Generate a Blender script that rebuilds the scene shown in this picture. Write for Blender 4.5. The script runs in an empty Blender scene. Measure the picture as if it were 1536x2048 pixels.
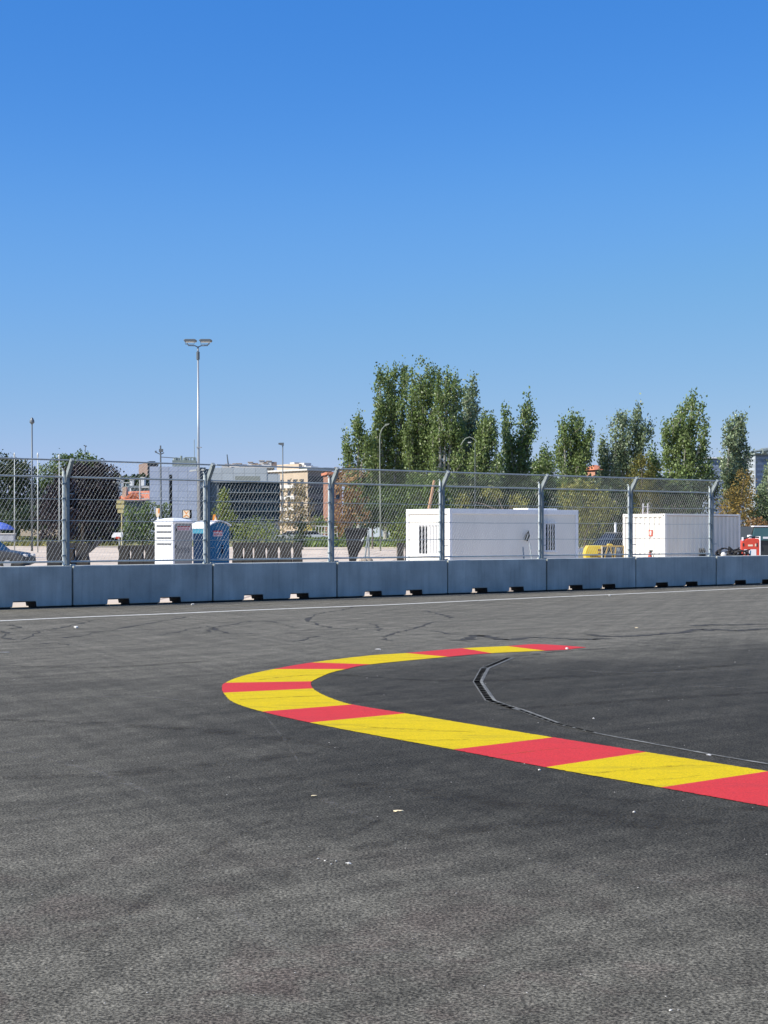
import bpy, bmesh, math, random
import numpy as np
from math import radians, sin, cos, pi, tan
from mathutils import Vector, Matrix

random.seed(7)
RNG = np.random.default_rng(11)
S = bpy.context.scene
COL = S.collection

# ------------------------------------------------------------------ camera, sky, sun
CAM_H = 1.81
F = 3076.0            # focal length in photo pixels (photo is 1536 x 2048)
HX, HY = 768.0, 1065.0
cd = bpy.data.cameras.new('camera')
cam = bpy.data.objects.new('camera', cd); COL.objects.link(cam)
cam.location = (0, 0, CAM_H); cam.rotation_euler = (radians(90), 0, 0)
cd.sensor_fit = 'VERTICAL'; cd.sensor_height = 24.0
cd.lens = 24.0 * F / 2048.0
cd.shift_y = (HY - 1024.0) / 2048.0
cd.clip_start = 0.1; cd.clip_end = 6000
S.camera = cam

SUN_EL = radians(40)
sdx, sdy = -0.912, -0.41          # horizontal direction towards the sun
w = bpy.data.worlds.new('World'); S.world = w; w.use_nodes = True
nt = w.node_tree; nt.nodes.clear()
sky = nt.nodes.new('ShaderNodeTexSky'); sky.sky_type = 'NISHITA'; sky.sun_disc = False
sky.sun_elevation = SUN_EL
sky.sun_rotation = math.atan2(sdx, sdy)
sky.altitude = 600; sky.air_density = 1.0; sky.dust_density = 0.35; sky.ozone_density = 3.5
hs = nt.nodes.new('ShaderNodeHueSaturation'); hs.inputs['Saturation'].default_value = 1.25
# camera-like response of the sky colour, channel by channel: clear deep blue above, pale blue at the horizon
sp3 = nt.nodes.new('ShaderNodeSeparateColor'); cb3 = nt.nodes.new('ShaderNodeCombineColor')
for ch, (pw, sc_) in enumerate(((0.93, 0.637), (0.63, 1.09), (0.45, 2.37))):
    p_ = nt.nodes.new('ShaderNodeMath'); p_.operation = 'POWER'; p_.inputs[1].default_value = pw
    q_ = nt.nodes.new('ShaderNodeMath'); q_.operation = 'MULTIPLY'; q_.inputs[1].default_value = sc_
    nt.links.new(sp3.outputs[ch], p_.inputs[0]); nt.links.new(p_.outputs[0], q_.inputs[0]); nt.links.new(q_.outputs[0], cb3.inputs[ch])
bg = nt.nodes.new('ShaderNodeBackground'); bg.inputs[1].default_value = 0.115
wo = nt.nodes.new('ShaderNodeOutputWorld')
nt.links.new(sky.outputs[0], hs.inputs['Color']); nt.links.new(hs.outputs[0], sp3.inputs[0])
KD = 0.115 * 2 ** 0.45
dn = nt.nodes.new('ShaderNodeVectorMath'); dn.operation = 'SCALE'; dn.inputs['Scale'].default_value = KD
up = nt.nodes.new('ShaderNodeVectorMath'); up.operation = 'SCALE'; up.inputs['Scale'].default_value = 1 / KD
rc = nt.nodes.new('ShaderNodeRGBCurve'); rc.mapping.use_clip = False; rc.mapping.extend = 'EXTRAPOLATED'
for ci, pts in enumerate((((0, 0), (0.061, 0.061), (0.122, 0.150), (0.337, 0.345), (1, 0.95)), ((0, 0), (0.246, 0.252), (0.342, 0.392), (0.503, 0.525), (1, 0.95)), ((0, 0), (0.694, 0.725), (0.799, 0.815), (0.847, 0.790), (1, 0.86)))):
    cu = rc.mapping.curves[ci]
    cu.points[0].location = pts[0]; cu.points[1].location = pts[-1]
    for p_ in pts[1:-1]: cu.points.new(*p_)
rc.mapping.update()
nt.links.new(cb3.outputs[0], dn.inputs[0]); nt.links.new(dn.outputs[0], rc.inputs['Color']); nt.links.new(rc.outputs[0], up.inputs[0])
nt.links.new(up.outputs[0], bg.inputs[0]); nt.links.new(bg.outputs[0], wo.inputs[0])

ld = bpy.data.lights.new('sun', 'SUN'); ld.energy = 5.0; ld.angle = radians(0.53); ld.color = (1.0, 0.95, 0.87)
sun = bpy.data.objects.new('sun', ld); COL.objects.link(sun)
sv = Vector((sdx * cos(SUN_EL), sdy * cos(SUN_EL), sin(SUN_EL)))
sun.rotation_euler = sv.to_track_quat('Z', 'Y').to_euler()
sun.location = sv * 50

S.render.engine = 'CYCLES'
S.view_settings.view_transform = 'Standard'; S.view_settings.look = 'None'
S.view_settings.exposure = 0.45; S.view_settings.gamma = 1.0
S.render.resolution_x = 768; S.render.resolution_y = 1024
S.cycles.max_bounces = 6

# ------------------------------------------------------------------ helpers
def at(px, py, Y):
    return Vector(((px - HX) / F * Y, Y, CAM_H + (HY - py) / F * Y))

def gnd(px, py, z=0.0):
    Y = F * (CAM_H - z) / (py - HY)
    return Vector(((px - HX) / F * Y, Y, z))

def mat(name, col, rough=0.6, metal=0.0, var=0.0, vscale=3.0, col2=None, stretch=(1, 1, 1), bump=0.0, bscale=30.0,
        spec=0.5, island=0.0, trans=0.0, coat=0.0):
    m = bpy.data.materials.new(name); m.use_nodes = True
    t = m.node_tree; N = t.nodes; L = t.links
    b = N['Principled BSDF']
    b.inputs['Roughness'].default_value = rough; b.inputs['Metallic'].default_value = metal
    b.inputs['Specular IOR Level'].default_value = spec
    b.inputs['Coat Weight'].default_value = coat
    c = tuple(col) + (1,)
    b.inputs['Base Color'].default_value = c
    tc = N.new('ShaderNodeTexCoord'); mp = N.new('ShaderNodeMapping'); mp.inputs['Scale'].default_value = stretch
    L.new(tc.outputs['Object'], mp.inputs[0])
    src = None
    if var > 0 or col2:
        nz = N.new('ShaderNodeTexNoise'); nz.inputs['Scale'].default_value = vscale; nz.inputs['Detail'].default_value = 6
        nz.inputs['Roughness'].default_value = 0.65
        L.new(mp.outputs[0], nz.inputs['Vector'])
        rp = N.new('ShaderNodeMapRange'); rp.inputs[1].default_value = 0.33; rp.inputs[2].default_value = 0.67
        L.new(nz.outputs['Fac'], rp.inputs[0])
        mx = N.new('ShaderNodeMix'); mx.data_type = 'RGBA'
        L.new(rp.outputs[0], mx.inputs[0])
        if col2: a, bb = tuple(col) + (1,), tuple(col2) + (1,)
        else:
            a = tuple(x * (1 - var) for x in col) + (1,); bb = tuple(min(1, x * (1 + var)) for x in col) + (1,)
        mx.inputs[6].default_value = a; mx.inputs[7].default_value = bb
        src = mx.outputs[2]
    if island > 0:
        g = N.new('ShaderNodeNewGeometry'); mr = N.new('ShaderNodeMapRange')
        mr.inputs[3].default_value = 1 - island; mr.inputs[4].default_value = 1 + island
        L.new(g.outputs['Random Per Island'], mr.inputs[0])
        vm = N.new('ShaderNodeVectorMath'); vm.operation = 'SCALE'
        if src: L.new(src, vm.inputs[0])
        else: vm.inputs[0].default_value = col
        L.new(mr.outputs[0], vm.inputs['Scale']); src = vm.outputs[0]
    if src: L.new(src, b.inputs['Base Color'])
    if bump > 0:
        n2 = N.new('ShaderNodeTexNoise'); n2.inputs['Scale'].default_value = bscale; n2.inputs['Detail'].default_value = 4
        L.new(tc.outputs['Object'], n2.inputs['Vector'])
        bp = N.new('ShaderNodeBump'); bp.inputs['Strength'].default_value = 1.0; bp.inputs['Distance'].default_value = bump
        L.new(n2.outputs['Fac'], bp.inputs['Height']); L.new(bp.outputs[0], b.inputs['Normal'])
    if trans > 0:
        tr = N.new('ShaderNodeBsdfTranslucent'); ms = N.new('ShaderNodeMixShader'); ms.inputs[0].default_value = trans
        if src: L.new(src, tr.inputs[0])
        else: tr.inputs[0].default_value = c
        out = N['Material Output']
        L.new(b.outputs[0], ms.inputs[1]); L.new(tr.outputs[0], ms.inputs[2]); L.new(ms.outputs[0], out.inputs[0])
    return m

class MB:
    def __init__(self): self.v = []; self.f = []
    def quad(self, *p):
        n = len(self.v); self.v += [tuple(q) for q in p]; self.f.append(tuple(range(n, n + len(p)))); return self
    def box(self, x0, y0, z0, x1, y1, z1):
        n = len(self.v)
        self.v += [(x0,y0,z0),(x1,y0,z0),(x1,y1,z0),(x0,y1,z0),(x0,y0,z1),(x1,y0,z1),(x1,y1,z1),(x0,y1,z1)]
        self.f += [tuple(n+i for i in q) for q in ((0,3,2,1),(4,5,6,7),(0,1,5,4),(1,2,6,5),(2,3,7,6),(3,0,4,7))]
        return self
    def bar(self, a, b, r, n=8, r2=None, caps=True):
        a = Vector(a); b = Vector(b); d = (b - a)
        if d.length < 1e-6: return self
        q = d.to_track_quat('Z', 'Y'); r2 = r if r2 is None else r2
        k = len(self.v)
        off = pi / 4 if n == 4 else 0
        for P, R in ((a, r), (b, r2)):
            for i in range(n):
                t = 2 * pi * i / n + off
                self.v.append(tuple(P + q @ Vector((cos(t) * R, sin(t) * R, 0))))
        for i in range(n):
            j = (i + 1) % n
            self.f.append((k+i, k+j, k+n+j, k+n+i))
        if caps:
            self.f.append(tuple(k + i for i in reversed(range(n)))); self.f.append(tuple(k + n + i for i in range(n)))
        return self
    def tube(self, pts, r, n=8, r2=None):
        pts = [Vector(p) for p in pts]; m = len(pts); k = len(self.v)
        for i, P in enumerate(pts):
            d = (pts[min(i+1, m-1)] - pts[max(i-1, 0)]).normalized()
            q = d.to_track_quat('Z', 'Y')
            R = r if r2 is None else r + (r2 - r) * i / (m - 1)
            for s in range(n):
                t = 2 * pi * s / n; self.v.append(tuple(P + q @ Vector((cos(t)*R, sin(t)*R, 0))))
        for i in range(m - 1):
            for s in range(n):
                j = (s + 1) % n
                self.f.append((k+i*n+s, k+i*n+j, k+(i+1)*n+j, k+(i+1)*n+s))
        self.f.append(tuple(k + s for s in reversed(range(n)))); self.f.append(tuple(k + (m-1)*n + s for s in range(n)))
        return self
    def prism(self, poly, axis, a, b):
        """poly: list of 2-D points; extruded along axis ('x','y','z') from a to b"""
        def P(u, v, w_):
            return {'x': (w_, u, v), 'y': (u, w_, v), 'z': (u, v, w_)}[axis]
        n = len(poly); k = len(self.v)
        self.v += [P(u, v, a) for u, v in poly] + [P(u, v, b) for u, v in poly]
        self.f.append(tuple(k + i for i in reversed(range(n)))); self.f.append(tuple(k + n + i for i in range(n)))
        for i in range(n):
            j = (i + 1) % n; self.f.append((k+i, k+j, k+n+j, k+n+i))
        return self
    def lathe(self, prof, c=(0,0,0), n=16):
        k = len(self.v); m = len(prof)
        for r, z in prof:
            for s in range(n):
                t = 2*pi*s/n; self.v.append((c[0]+cos(t)*r, c[1]+sin(t)*r, c[2]+z))
        for i in range(m-1):
            for s in range(n):
                j = (s+1) % n; self.f.append((k+i*n+s, k+i*n+j, k+(i+1)*n+j, k+(i+1)*n+s))
        return self
    def build(self, name, m, parent=None, bevel=0.0, smooth=False, seg=2):
        me = bpy.data.meshes.new(name); me.from_pydata(self.v, [], self.f)
        bm = bmesh.new(); bm.from_mesh(me); bmesh.ops.recalc_face_normals(bm, faces=bm.faces); bm.to_mesh(me); bm.free()
        if smooth: me.polygons.foreach_set('use_smooth', [True] * len(me.polygons))
        me.materials.append(m)
        o = bpy.data.objects.new(name, me); COL.objects.link(o)
        if parent is not None: o.parent = parent
        if bevel > 0:
            md = o.modifiers.new('bevel', 'BEVEL'); md.width = bevel; md.segments = seg; md.limit_method = 'ANGLE'
        return o

def tag(o, label=None, cat=None, group=None, kind=None):
    if label: o['label'] = label
    if cat: o['category'] = cat
    if group: o['group'] = group
    if kind: o['kind'] = kind
    return o

def thing(name, loc, label, cat, group=None, rz=0.0):
    o = bpy.data.objects.new(name, None); COL.objects.link(o)
    o.location = loc; o.rotation_euler = (0, 0, rz); o.empty_display_size = 0.2
    return tag(o, label, cat, group)

def copy_tree(o, parent=None):
    c = o.copy(); COL.objects.link(c)
    if parent is not None: c.parent = parent
    for ch in list(o.children): copy_tree(ch, c)
    return c

def solveL(Xc, Yc, ux, uy, px):
    k = (px - HX) / F
    return (k * Yc - Xc) / (ux - k * uy)

def ribbon(mb, pts, wdt, z):
    pts = [Vector((p[0], p[1], 0)) for p in pts]
    L_, R_ = [], []
    for i, p in enumerate(pts):
        d = (pts[min(i+1, len(pts)-1)] - pts[max(i-1, 0)]).normalized(); n = Vector((-d.y, d.x, 0))
        ww = wdt[i] if isinstance(wdt, (list, tuple)) else wdt
        L_.append(p + n*ww/2); R_.append(p - n*ww/2)
    for i in range(len(pts)-1):
        mb.quad((L_[i].x,L_[i].y,z),(R_[i].x,R_[i].y,z),(R_[i+1].x,R_[i+1].y,z),(L_[i+1].x,L_[i+1].y,z))

def smoothline(pts, n=6):
    out = []
    P = [pts[0]] + list(pts) + [pts[-1]]
    for i in range(1, len(P)-2):
        p0, p1, p2, p3 = [np.array(P[i+j], float) for j in (-1, 0, 1, 2)]
        for k in range(n):
            t = k / n
            out.append(0.5*((2*p1)+(-p0+p2)*t+(2*p0-5*p1+4*p2-p3)*t*t+(-p0+3*p1-3*p2+p3)*t**3))
    out.append(np.array(P[-2], float))
    return out

# ------------------------------------------------------------------ line of the barrier
A = math.atan2(0.618, 0.786)
U = Vector((cos(A), sin(A), 0)); V = Vector((-sin(A), cos(A), 0))
J0 = Vector((-7.57, 37.4, 0))

# ------------------------------------------------------------------ ground materials
def asphalt_mat():
    m = bpy.data.materials.new('asphalt'); m.use_nodes = True
    t = m.node_tree; N = t.nodes; L = t.links; b = N['Principled BSDF']
    b.inputs['Roughness'].default_value = 0.8; b.inputs['Specular IOR Level'].default_value = 0.08
    tc = N.new('ShaderNodeTexCoord')
    def mapping(sc, rot=0.0):
        m0 = N.new('ShaderNodeMapping'); m0.inputs['Rotation'].default_value = (0, 0, rot); L.new(tc.outputs['Object'], m0.inputs[0])
        mp = N.new('ShaderNodeMapping'); mp.inputs['Scale'].default_value = sc; L.new(m0.outputs[0], mp.inputs[0]); return mp.outputs[0]
    def noise(vec, scale, detail=4, rough=0.6, dist=0.0):
        n = N.new('ShaderNodeTexNoise'); n.inputs['Scale'].default_value = scale; n.inputs['Detail'].default_value = detail
        n.inputs['Roughness'].default_value = rough; n.inputs['Distortion'].default_value = dist
        L.new(vec, n.inputs['Vector']); return n.outputs['Fac']
    def rng(v, a, b_, c, d, smooth=False):
        r = N.new('ShaderNodeMapRange'); r.inputs[1].default_value = a; r.inputs[2].default_value = b_
        r.inputs[3].default_value = c; r.inputs[4].default_value = d
        if smooth: r.interpolation_type = 'SMOOTHSTEP'
        L.new(v, r.inputs[0]); return r.outputs[0]
    def mth(op, a, b_):
        n = N.new('ShaderNodeMath'); n.operation = op
        for i, q in enumerate((a, b_)):
            if isinstance(q, (int, float)): n.inputs[i].default_value = q
            else: L.new(q, n.inputs[i])
        return n.outputs[0]
    I = mapping((1, 1, 1))
    vo = N.new('ShaderNodeTexVoronoi'); vo.inputs['Scale'].default_value = 105; L.new(I, vo.inputs['Vector'])
    sv_ = N.new('ShaderNodeSeparateColor'); L.new(vo.outputs['Color'], sv_.inputs[0])
    stone = rng(sv_.outputs[0], 0, 1, 0.62, 1.40)
    grain = mth('MULTIPLY', rng(noise(I, 66, 2, 0.6), 0.40, 0.60, 0.42, 1.46), stone)
    grain2 = rng(noise(I, 26, 3, 0.6), 0.3, 0.7, 0.78, 1.20)
    mottle = rng(noise(I, 5.5, 5, 0.7), 0.3, 0.7, 0.87, 1.13)
    big = rng(noise(I, 2.1, 7, 0.75, 0.2), 0.3, 0.7, 0.88, 1.12)
    st1 = rng(noise(mapping((0.10, 2.6, 1), radians(-73)), 1.6, 6, 0.7), 0.38, 0.62, 0.88, 1.10)
    st2 = rng(noise(mapping((0.09, 2.8, 1), radians(64)), 1.5, 6, 0.7), 0.38, 0.62, 0.88, 1.10)
    st3 = rng(noise(mapping((0.14, 1.7, 1), radians(-36)), 1.5, 5, 0.7), 0.36, 0.66, 0.78, 1.22)
    # newer, darker mat of asphalt in a band across the bend
    sx = N.new('ShaderNodeSeparateXYZ'); L.new(I, sx.inputs[0])
    wob = rng(noise(mapping((0.5, 0.5, 1)), 0.5, 4, 0.6), 0.2, 0.8, -2.2, 2.2)
    # y shifted by x : upper edge runs up to the right
    yy = mth('ADD', mth('SUBTRACT', sx.outputs[1], mth('MULTIPLY', sx.outputs[0], 0.55)), wob)
    lo = rng(mth('ADD', mth('ADD', sx.outputs[1], mth('MULTIPLY', sx.outputs[0], 0.5)), mth('MULTIPLY', wob, 0.45)), 7.2, 10.8, 0.0, 1.0, True)
    hi = rng(yy, 19.0, 23.5, 1.0, 0.0, True)
    dark = mth('MULTIPLY', mth('MULTIPLY', lo, hi), rng(mth('ADD', sx.outputs[0], mth('MULTIPLY', wob, 0.4)), -3.2, 0.2, 0.25, 1.0, True))
    dk = mth('MULTIPLY', rng(dark, 0, 1, 0.92, 0.50), rng(sx.outputs[1], 17, 27, 1.0, 1.22))
    val = mth('MULTIPLY', grain, grain2)
    for q in (mottle, big, st1, st2, st3, dk): val = mth('MULTIPLY', val, q)
    # colour: warm grey for old, bluish for new, reddish tint in patches
    old = N.new('ShaderNodeMix'); old.data_type = 'RGBA'; old.inputs[6].default_value = (0.137, 0.127, 0.098, 1); old.inputs[7].default_value = (0.112, 0.105, 0.082, 1)
    L.new(dark, old.inputs[0])
    red = N.new('ShaderNodeMix'); red.data_type = 'RGBA'; red.inputs[7].default_value = (0.108, 0.076, 0.062, 1)
    rm = mth('MULTIPLY', rng(noise(I, 1.1, 5, 0.7, 0.4), 0.50, 0.64, 0.0, 0.5), rng(sx.outputs[1], 6.5, 9.5, 1.0, 0.0))
    L.new(rm, red.inputs[0]); L.new(old.outputs[2], red.inputs[6])
    vm = N.new('ShaderNodeVectorMath'); vm.operation = 'SCALE'; L.new(red.outputs[2], vm.inputs[0]); L.new(val, vm.inputs['Scale'])
    L.new(vm.outputs[0], b.inputs['Base Color'])
    bp = N.new('ShaderNodeBump'); bp.inputs['Distance'].default_value = 0.006; bp.inputs['Strength'].default_value = 1.0
    L.new(noise(I, 70, 3, 0.7), bp.inputs['Height']); L.new(bp.outputs[0], b.inputs['Normal'])
    return m

def paving_mat():
    m = bpy.data.materials.new('paving'); m.use_nodes = True
    t = m.node_tree; N = t.nodes; L = t.links; b = N['Principled BSDF']; b.inputs['Roughness'].default_value = 0.9
    tc = N.new('ShaderNodeTexCoord'); mp = N.new('ShaderNodeMapping'); mp.inputs['Rotation'].default_value = (0, 0, 0.06)
    L.new(tc.outputs['Object'], mp.inputs[0])
    br = N.new('ShaderNodeTexBrick'); br.inputs['Scale'].default_value = 0.14; br.inputs['Mortar Size'].default_value = 0.012
    br.inputs['Color1'].default_value = (0.62, 0.51, 0.39, 1); br.inputs['Color2'].default_value = (0.56, 0.46, 0.34, 1)
    br.inputs['Mortar'].default_value = (0.33, 0.26, 0.2, 1); br.inputs['Row Height'].default_value = 1.6; br.inputs['Brick Width'].default_value = 0.3
    L.new(mp.outputs[0], br.inputs[0])
    nz = N.new('ShaderNodeTexNoise'); nz.inputs['Scale'].default_value = 0.09; nz.inputs['Detail'].default_value = 5; L.new(mp.outputs[0], nz.inputs['Vector'])
    mr = N.new('ShaderNodeMapRange'); mr.inputs[1].default_value = 0.3; mr.inputs[2].default_value = 0.7; mr.inputs[3].default_value = 0.8; mr.inputs[4].default_value = 1.2
    L.new(nz.outputs[0], mr.inputs[0])
    vm = N.new('ShaderNodeVectorMath'); vm.operation = 'SCALE'; L.new(br.outputs[0], vm.inputs[0]); L.new(mr.outputs[0], vm.inputs['Scale'])
    L.new(vm.outputs[0], b.inputs['Base Color'])
    return m

M = {}
M['asphalt'] = asphalt_mat()
M['paving'] = paving_mat()
M['earth'] = mat('dry_earth', (0.13, 0.13, 0.07), 0.95, vscale=0.05, col2=(0.20, 0.17, 0.10))
M['line'] = mat('white_road_paint', (0.78, 0.76, 0.66), 0.7, var=0.25, vscale=9, bump=0.002)

def paint_mat(name, col, dirt, amt):
    m = bpy.data.materials.new(name); m.use_nodes = True
    t = m.node_tree; N = t.nodes; L = t.links; b = N['Principled BSDF']; b.inputs['Roughness'].default_value = 0.62; b.inputs['Specular IOR Level'].default_value = 0.08
    tc = N.new('ShaderNodeTexCoord')
    def nz(sc, det, st=(1,1,1), rot=0):
        mp = N.new('ShaderNodeMapping'); mp.inputs['Scale'].default_value = st; mp.inputs['Rotation'].default_value = (0,0,rot)
        L.new(tc.outputs['Object'], mp.inputs[0])
        n = N.new('ShaderNodeTexNoise'); n.inputs['Scale'].default_value = sc; n.inputs['Detail'].default_value = det; n.inputs['Roughness'].default_value = 0.7
        L.new(mp.outputs[0], n.inputs['Vector']); return n.outputs['Fac']
    def rg(v, a, b_, c, d):
        r = N.new('ShaderNodeMapRange'); r.inputs[1].default_value = a; r.inputs[2].default_value = b_; r.inputs[3].default_value = c; r.inputs[4].default_value = d
        L.new(v, r.inputs[0]); return r.outputs[0]
    def mulx(a, b_):
        n = N.new('ShaderNodeMath'); n.operation = 'MAXIMUM'; L.new(a, n.inputs[0]); L.new(b_, n.inputs[1]); return n.outputs[0]
    f = mulx(rg(nz(42, 4), 0.60, 0.78, 0, amt * 1.6), rg(nz(2.2, 5, (0.5, 2.2, 1), -0.4), 0.50, 0.80, 0, amt * 1.1))
    mx = N.new('ShaderNodeMix'); mx.data_type = 'RGBA'; mx.inputs[6].default_value = col + (1,); mx.inputs[7].default_value = dirt + (1,)
    L.new(f, mx.inputs[0])
    g = rg(nz(75, 4), 0.35, 0.65, 0.74, 1.14)
    vm = N.new('ShaderNodeVectorMath'); vm.operation = 'SCALE'; L.new(mx.outputs[2], vm.inputs[0]); L.new(g, vm.inputs['Scale'])
    L.new(vm.outputs[0], b.inputs['Base Color'])
    bp = N.new('ShaderNodeBump'); bp.inputs['Distance'].default_value = 0.004; L.new(nz(70, 3), bp.inputs['Height']); L.new(bp.outputs[0], b.inputs['Normal'])
    return m
M['yellow_paint'] = paint_mat('yellow_kerb_paint', (0.66, 0.48, 0.002), (0.22, 0.17, 0.03), 0.62)
M['red_paint'] = paint_mat('red_kerb_paint', (0.60, 0.045, 0.043), (0.34, 0.05, 0.05), 0.45)

# ------------------------------------------------------------------ ground sheets
def sheet(name, pts, z, m):
    mb = MB(); mb.quad(*[(p[0], p[1], z) for p in pts]); o = mb.build(name, m); tag(o, kind='structure'); return o
sheet('ground', [(-2500, -300), (2500, -300), (2500, 5000), (-2500, 5000)], -0.02, M['earth'])
a0 = J0 - U * 60 + V * 0.7; a1 = J0 + U * 120 + V * 0.7
sheet('road', [(-60, -30), (60, -30), (150, 60), (a1.x, a1.y), (a0.x, a0.y), (-90, -30)], 0.0, M['asphalt'])
b0 = a0; b1 = a1
sheet('plaza_paving', [(b0.x, b0.y), (b1.x, b1.y), (140, 205), (60, 180), (-10, 190), (-40, 206), (-140, 206)], -0.004, M['paving'])

# grass verge behind the plaza: many small blades and clumps
M['grass'] = mat('dry_grass', (0.16, 0.19, 0.05), 0.9, col2=(0.36, 0.31, 0.13), vscale=0.12, island=0.45, trans=0.3)
M['grass2'] = mat('green_grass', (0.10, 0.16, 0.035), 0.9, col2=(0.22, 0.27, 0.08), vscale=0.15, island=0.45, trans=0.3)
def cards(centers, sizes, flat=0.0, up=False):
    n = len(centers)
    a = RNG.normal(size=(n, 3)); a /= np.linalg.norm(a, axis=1)[:, None]
    b = RNG.normal(size=(n, 3))
    if up: b[:, 2] += 2.5
    b -= (a * b).sum(1)[:, None] * a; b /= np.linalg.norm(b, axis=1)[:, None]
    s = sizes[:, None]; asp = RNG.uniform(0.5, 0.8, (n, 1))
    A_, B_ = a * s * 0.5 * asp, b * s * 0.5
    c = centers
    v = np.stack([c - B_, c + A_ - B_*0.1, c + B_, c - A_ - B_*0.1], 1).reshape(-1, 3)
    return v
def cardmesh(name, verts, m, parent=None):
    n = len(verts) // 4
    me = bpy.data.meshes.new(name)
    me.vertices.add(n * 4); me.vertices.foreach_set('co', verts.astype(np.float32).ravel())
    me.loops.add(n * 4); me.loops.foreach_set('vertex_index', np.arange(n * 4, dtype=np.int32))
    me.polygons.add(n); me.polygons.foreach_set('loop_start', np.arange(0, n * 4, 4, dtype=np.int32))
    me.polygons.foreach_set('loop_total', np.full(n, 4, dtype=np.int32))
    me.update(calc_edges=True); me.validate()
    me.materials.append(m)
    o = bpy.data.objects.new(name, me); COL.objects.link(o)
    if parent is not None: o.parent = parent
    return o
def grass_strip(px0, px1, Y0, Y1, n, h, m, name='grass'):
    Yv = RNG.uniform(Y0, Y1, n); px = RNG.uniform(px0, px1, n)
    c = np.stack([(px - HX) / F * Yv, Yv, np.clip((Yv - Y0) / 12, 0, 1) * 0.6 + RNG.uniform(0.0, 0.3, n)], 1)
    o = cardmesh(name, cards(c, RNG.uniform(0.4, 0.9, n), up=True), m)
    return tag(o, 'strip of dry green grass along the far edge of the pale paving', 'grass', kind='stuff')
mb = MB()
xs_ = [(-140, 206), (-40, 206), (-10, 190), (60, 180)]
for (xa, ya), (xb, yb) in zip(xs_[:-1], xs_[1:]):
    mb.quad((xa, ya, -0.01), (xb, yb, -0.01), (xb, yb+12, 0.6), (xa, ya+12, 0.6)); mb.quad((xa, ya+12, 0.6), (xb, yb+12, 0.6), (xb, yb+90, 0.6), (xa, ya+90, 0.6))
tag(mb.build('grass_bank', M['grass']), kind='structure')
g1 = grass_strip(-60, 250, 206, 245, 9000, 0.9, M['grass'])
g2 = grass_strip(590, 830, 190, 225, 9000, 1.0, M['grass2'])
g2['label'] = 'green grass verge behind the paving left of the white cabin'

# ------------------------------------------------------------------ painted kerb
outer = [(1171.6,1295.2),(1120,1291.0),(1067.5,1288.9),(1014,1292.6),(925,1297),(811,1306.6),(735,1311.9),(623,1325.6),(547,1338.8),(486,1352.3),(450.5,1366.2),(444.4,1375.5),(448,1388),(468,1405.7),(524,1424),(620,1446),(725,1466.6),(906,1500),(1092,1535.4),(1322,1576),(1536,1614.7),(1900,1684)]
inner = [(1171.8,1295.6),(1150,1297.5),(1131,1300),(1090,1301.8),(983.7,1306.8),(896,1314),(742,1329.2),(692,1338.8),(658.7,1347),(626,1362),(622,1369),(624,1375.5),(636,1385),(664,1397.6),(704.4,1409.7),(811,1427.5),(950,1450.5),(1106,1475.6),(1292,1505),(1536,1543.6),(1900,1603)]
def parity(line, u):  # position on polyline by fractional index
    i = min(int(u), len(line) - 2); t = u - i
    return line[i] * (1 - t) + line[i + 1] * t
SM = 8
og = [np.array(gnd(*p))[:2] for p in outer]; ig = [np.array(gnd(*p))[:2] for p in inner]
OS = smoothline(og, SM); IS = smoothline(ig, SM)
def near_idx(line, p):
    d = [np.hypot(*(q - p)) for q in line]; return int(np.argmin(d))
cuts_px = [((1171.6,1295.2),(1171.8,1295.6)),((1014,1292.6),(1090,1301.8)),((918,1297.4),(983.7,1306.8)),((811,1306.6),(893,1314.3)),((623,1325.6),(742,1329.2)),((549,1338.4),(692,1338.8)),((450.5,1366.2),(624,1363)),((447,1386),(626,1378)),((524,1424),(704.4,1409.7)),((620,1446),(806,1427)),((906,1500),(1106,1475.6)),((1092,1535.4),(1292,1505)),((1322,1576),(1536,1543.6)),((1800,1664),(1900,1603))]
kerb = thing('painted_kerb', gnd(560, 1380, 0.0), 'red and yellow striped kerb painted flat on the asphalt, curving round the bend', 'kerb')
kl = Vector(kerb.location)
cuts = [(near_idx(OS, np.array(gnd(*o_))[:2]), near_idx(IS, np.array(gnd(*i_))[:2])) for o_, i_ in cuts_px]
for k in range(len(cuts) - 1):
    (o0, i0), (o1, i1) = cuts[k], cuts[k + 1]
    n = 60; mb = MB(); rows = []
    NL = 8
    for s in range(n + 1):
        t = s / n
        po = parity(OS, o0 + (o1 - o0) * t); pi_ = parity(IS, i0 + (i1 - i0) * t)
        rows.append([po * (1 - q / NL) + pi_ * q / NL for q in range(NL + 1)])
        if 0 < s < n:
            for q_ in (0, NL): rows[-1][q_] = rows[-1][q_] + RNG.normal(0, 0.0035, 2)
    for s in range(n):
        for q in range(NL):
            mb.quad(*[(p[0] - kl.x, p[1] - kl.y, 0.005) for p in (rows[s][q], rows[s+1][q], rows[s+1][q+1], rows[s][q+1])])
    redk = (k % 2 == 0)
    mb.build('red_stripe' if redk else 'yellow_stripe', M['red_paint'] if redk else M['yellow_paint'], kerb)

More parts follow.
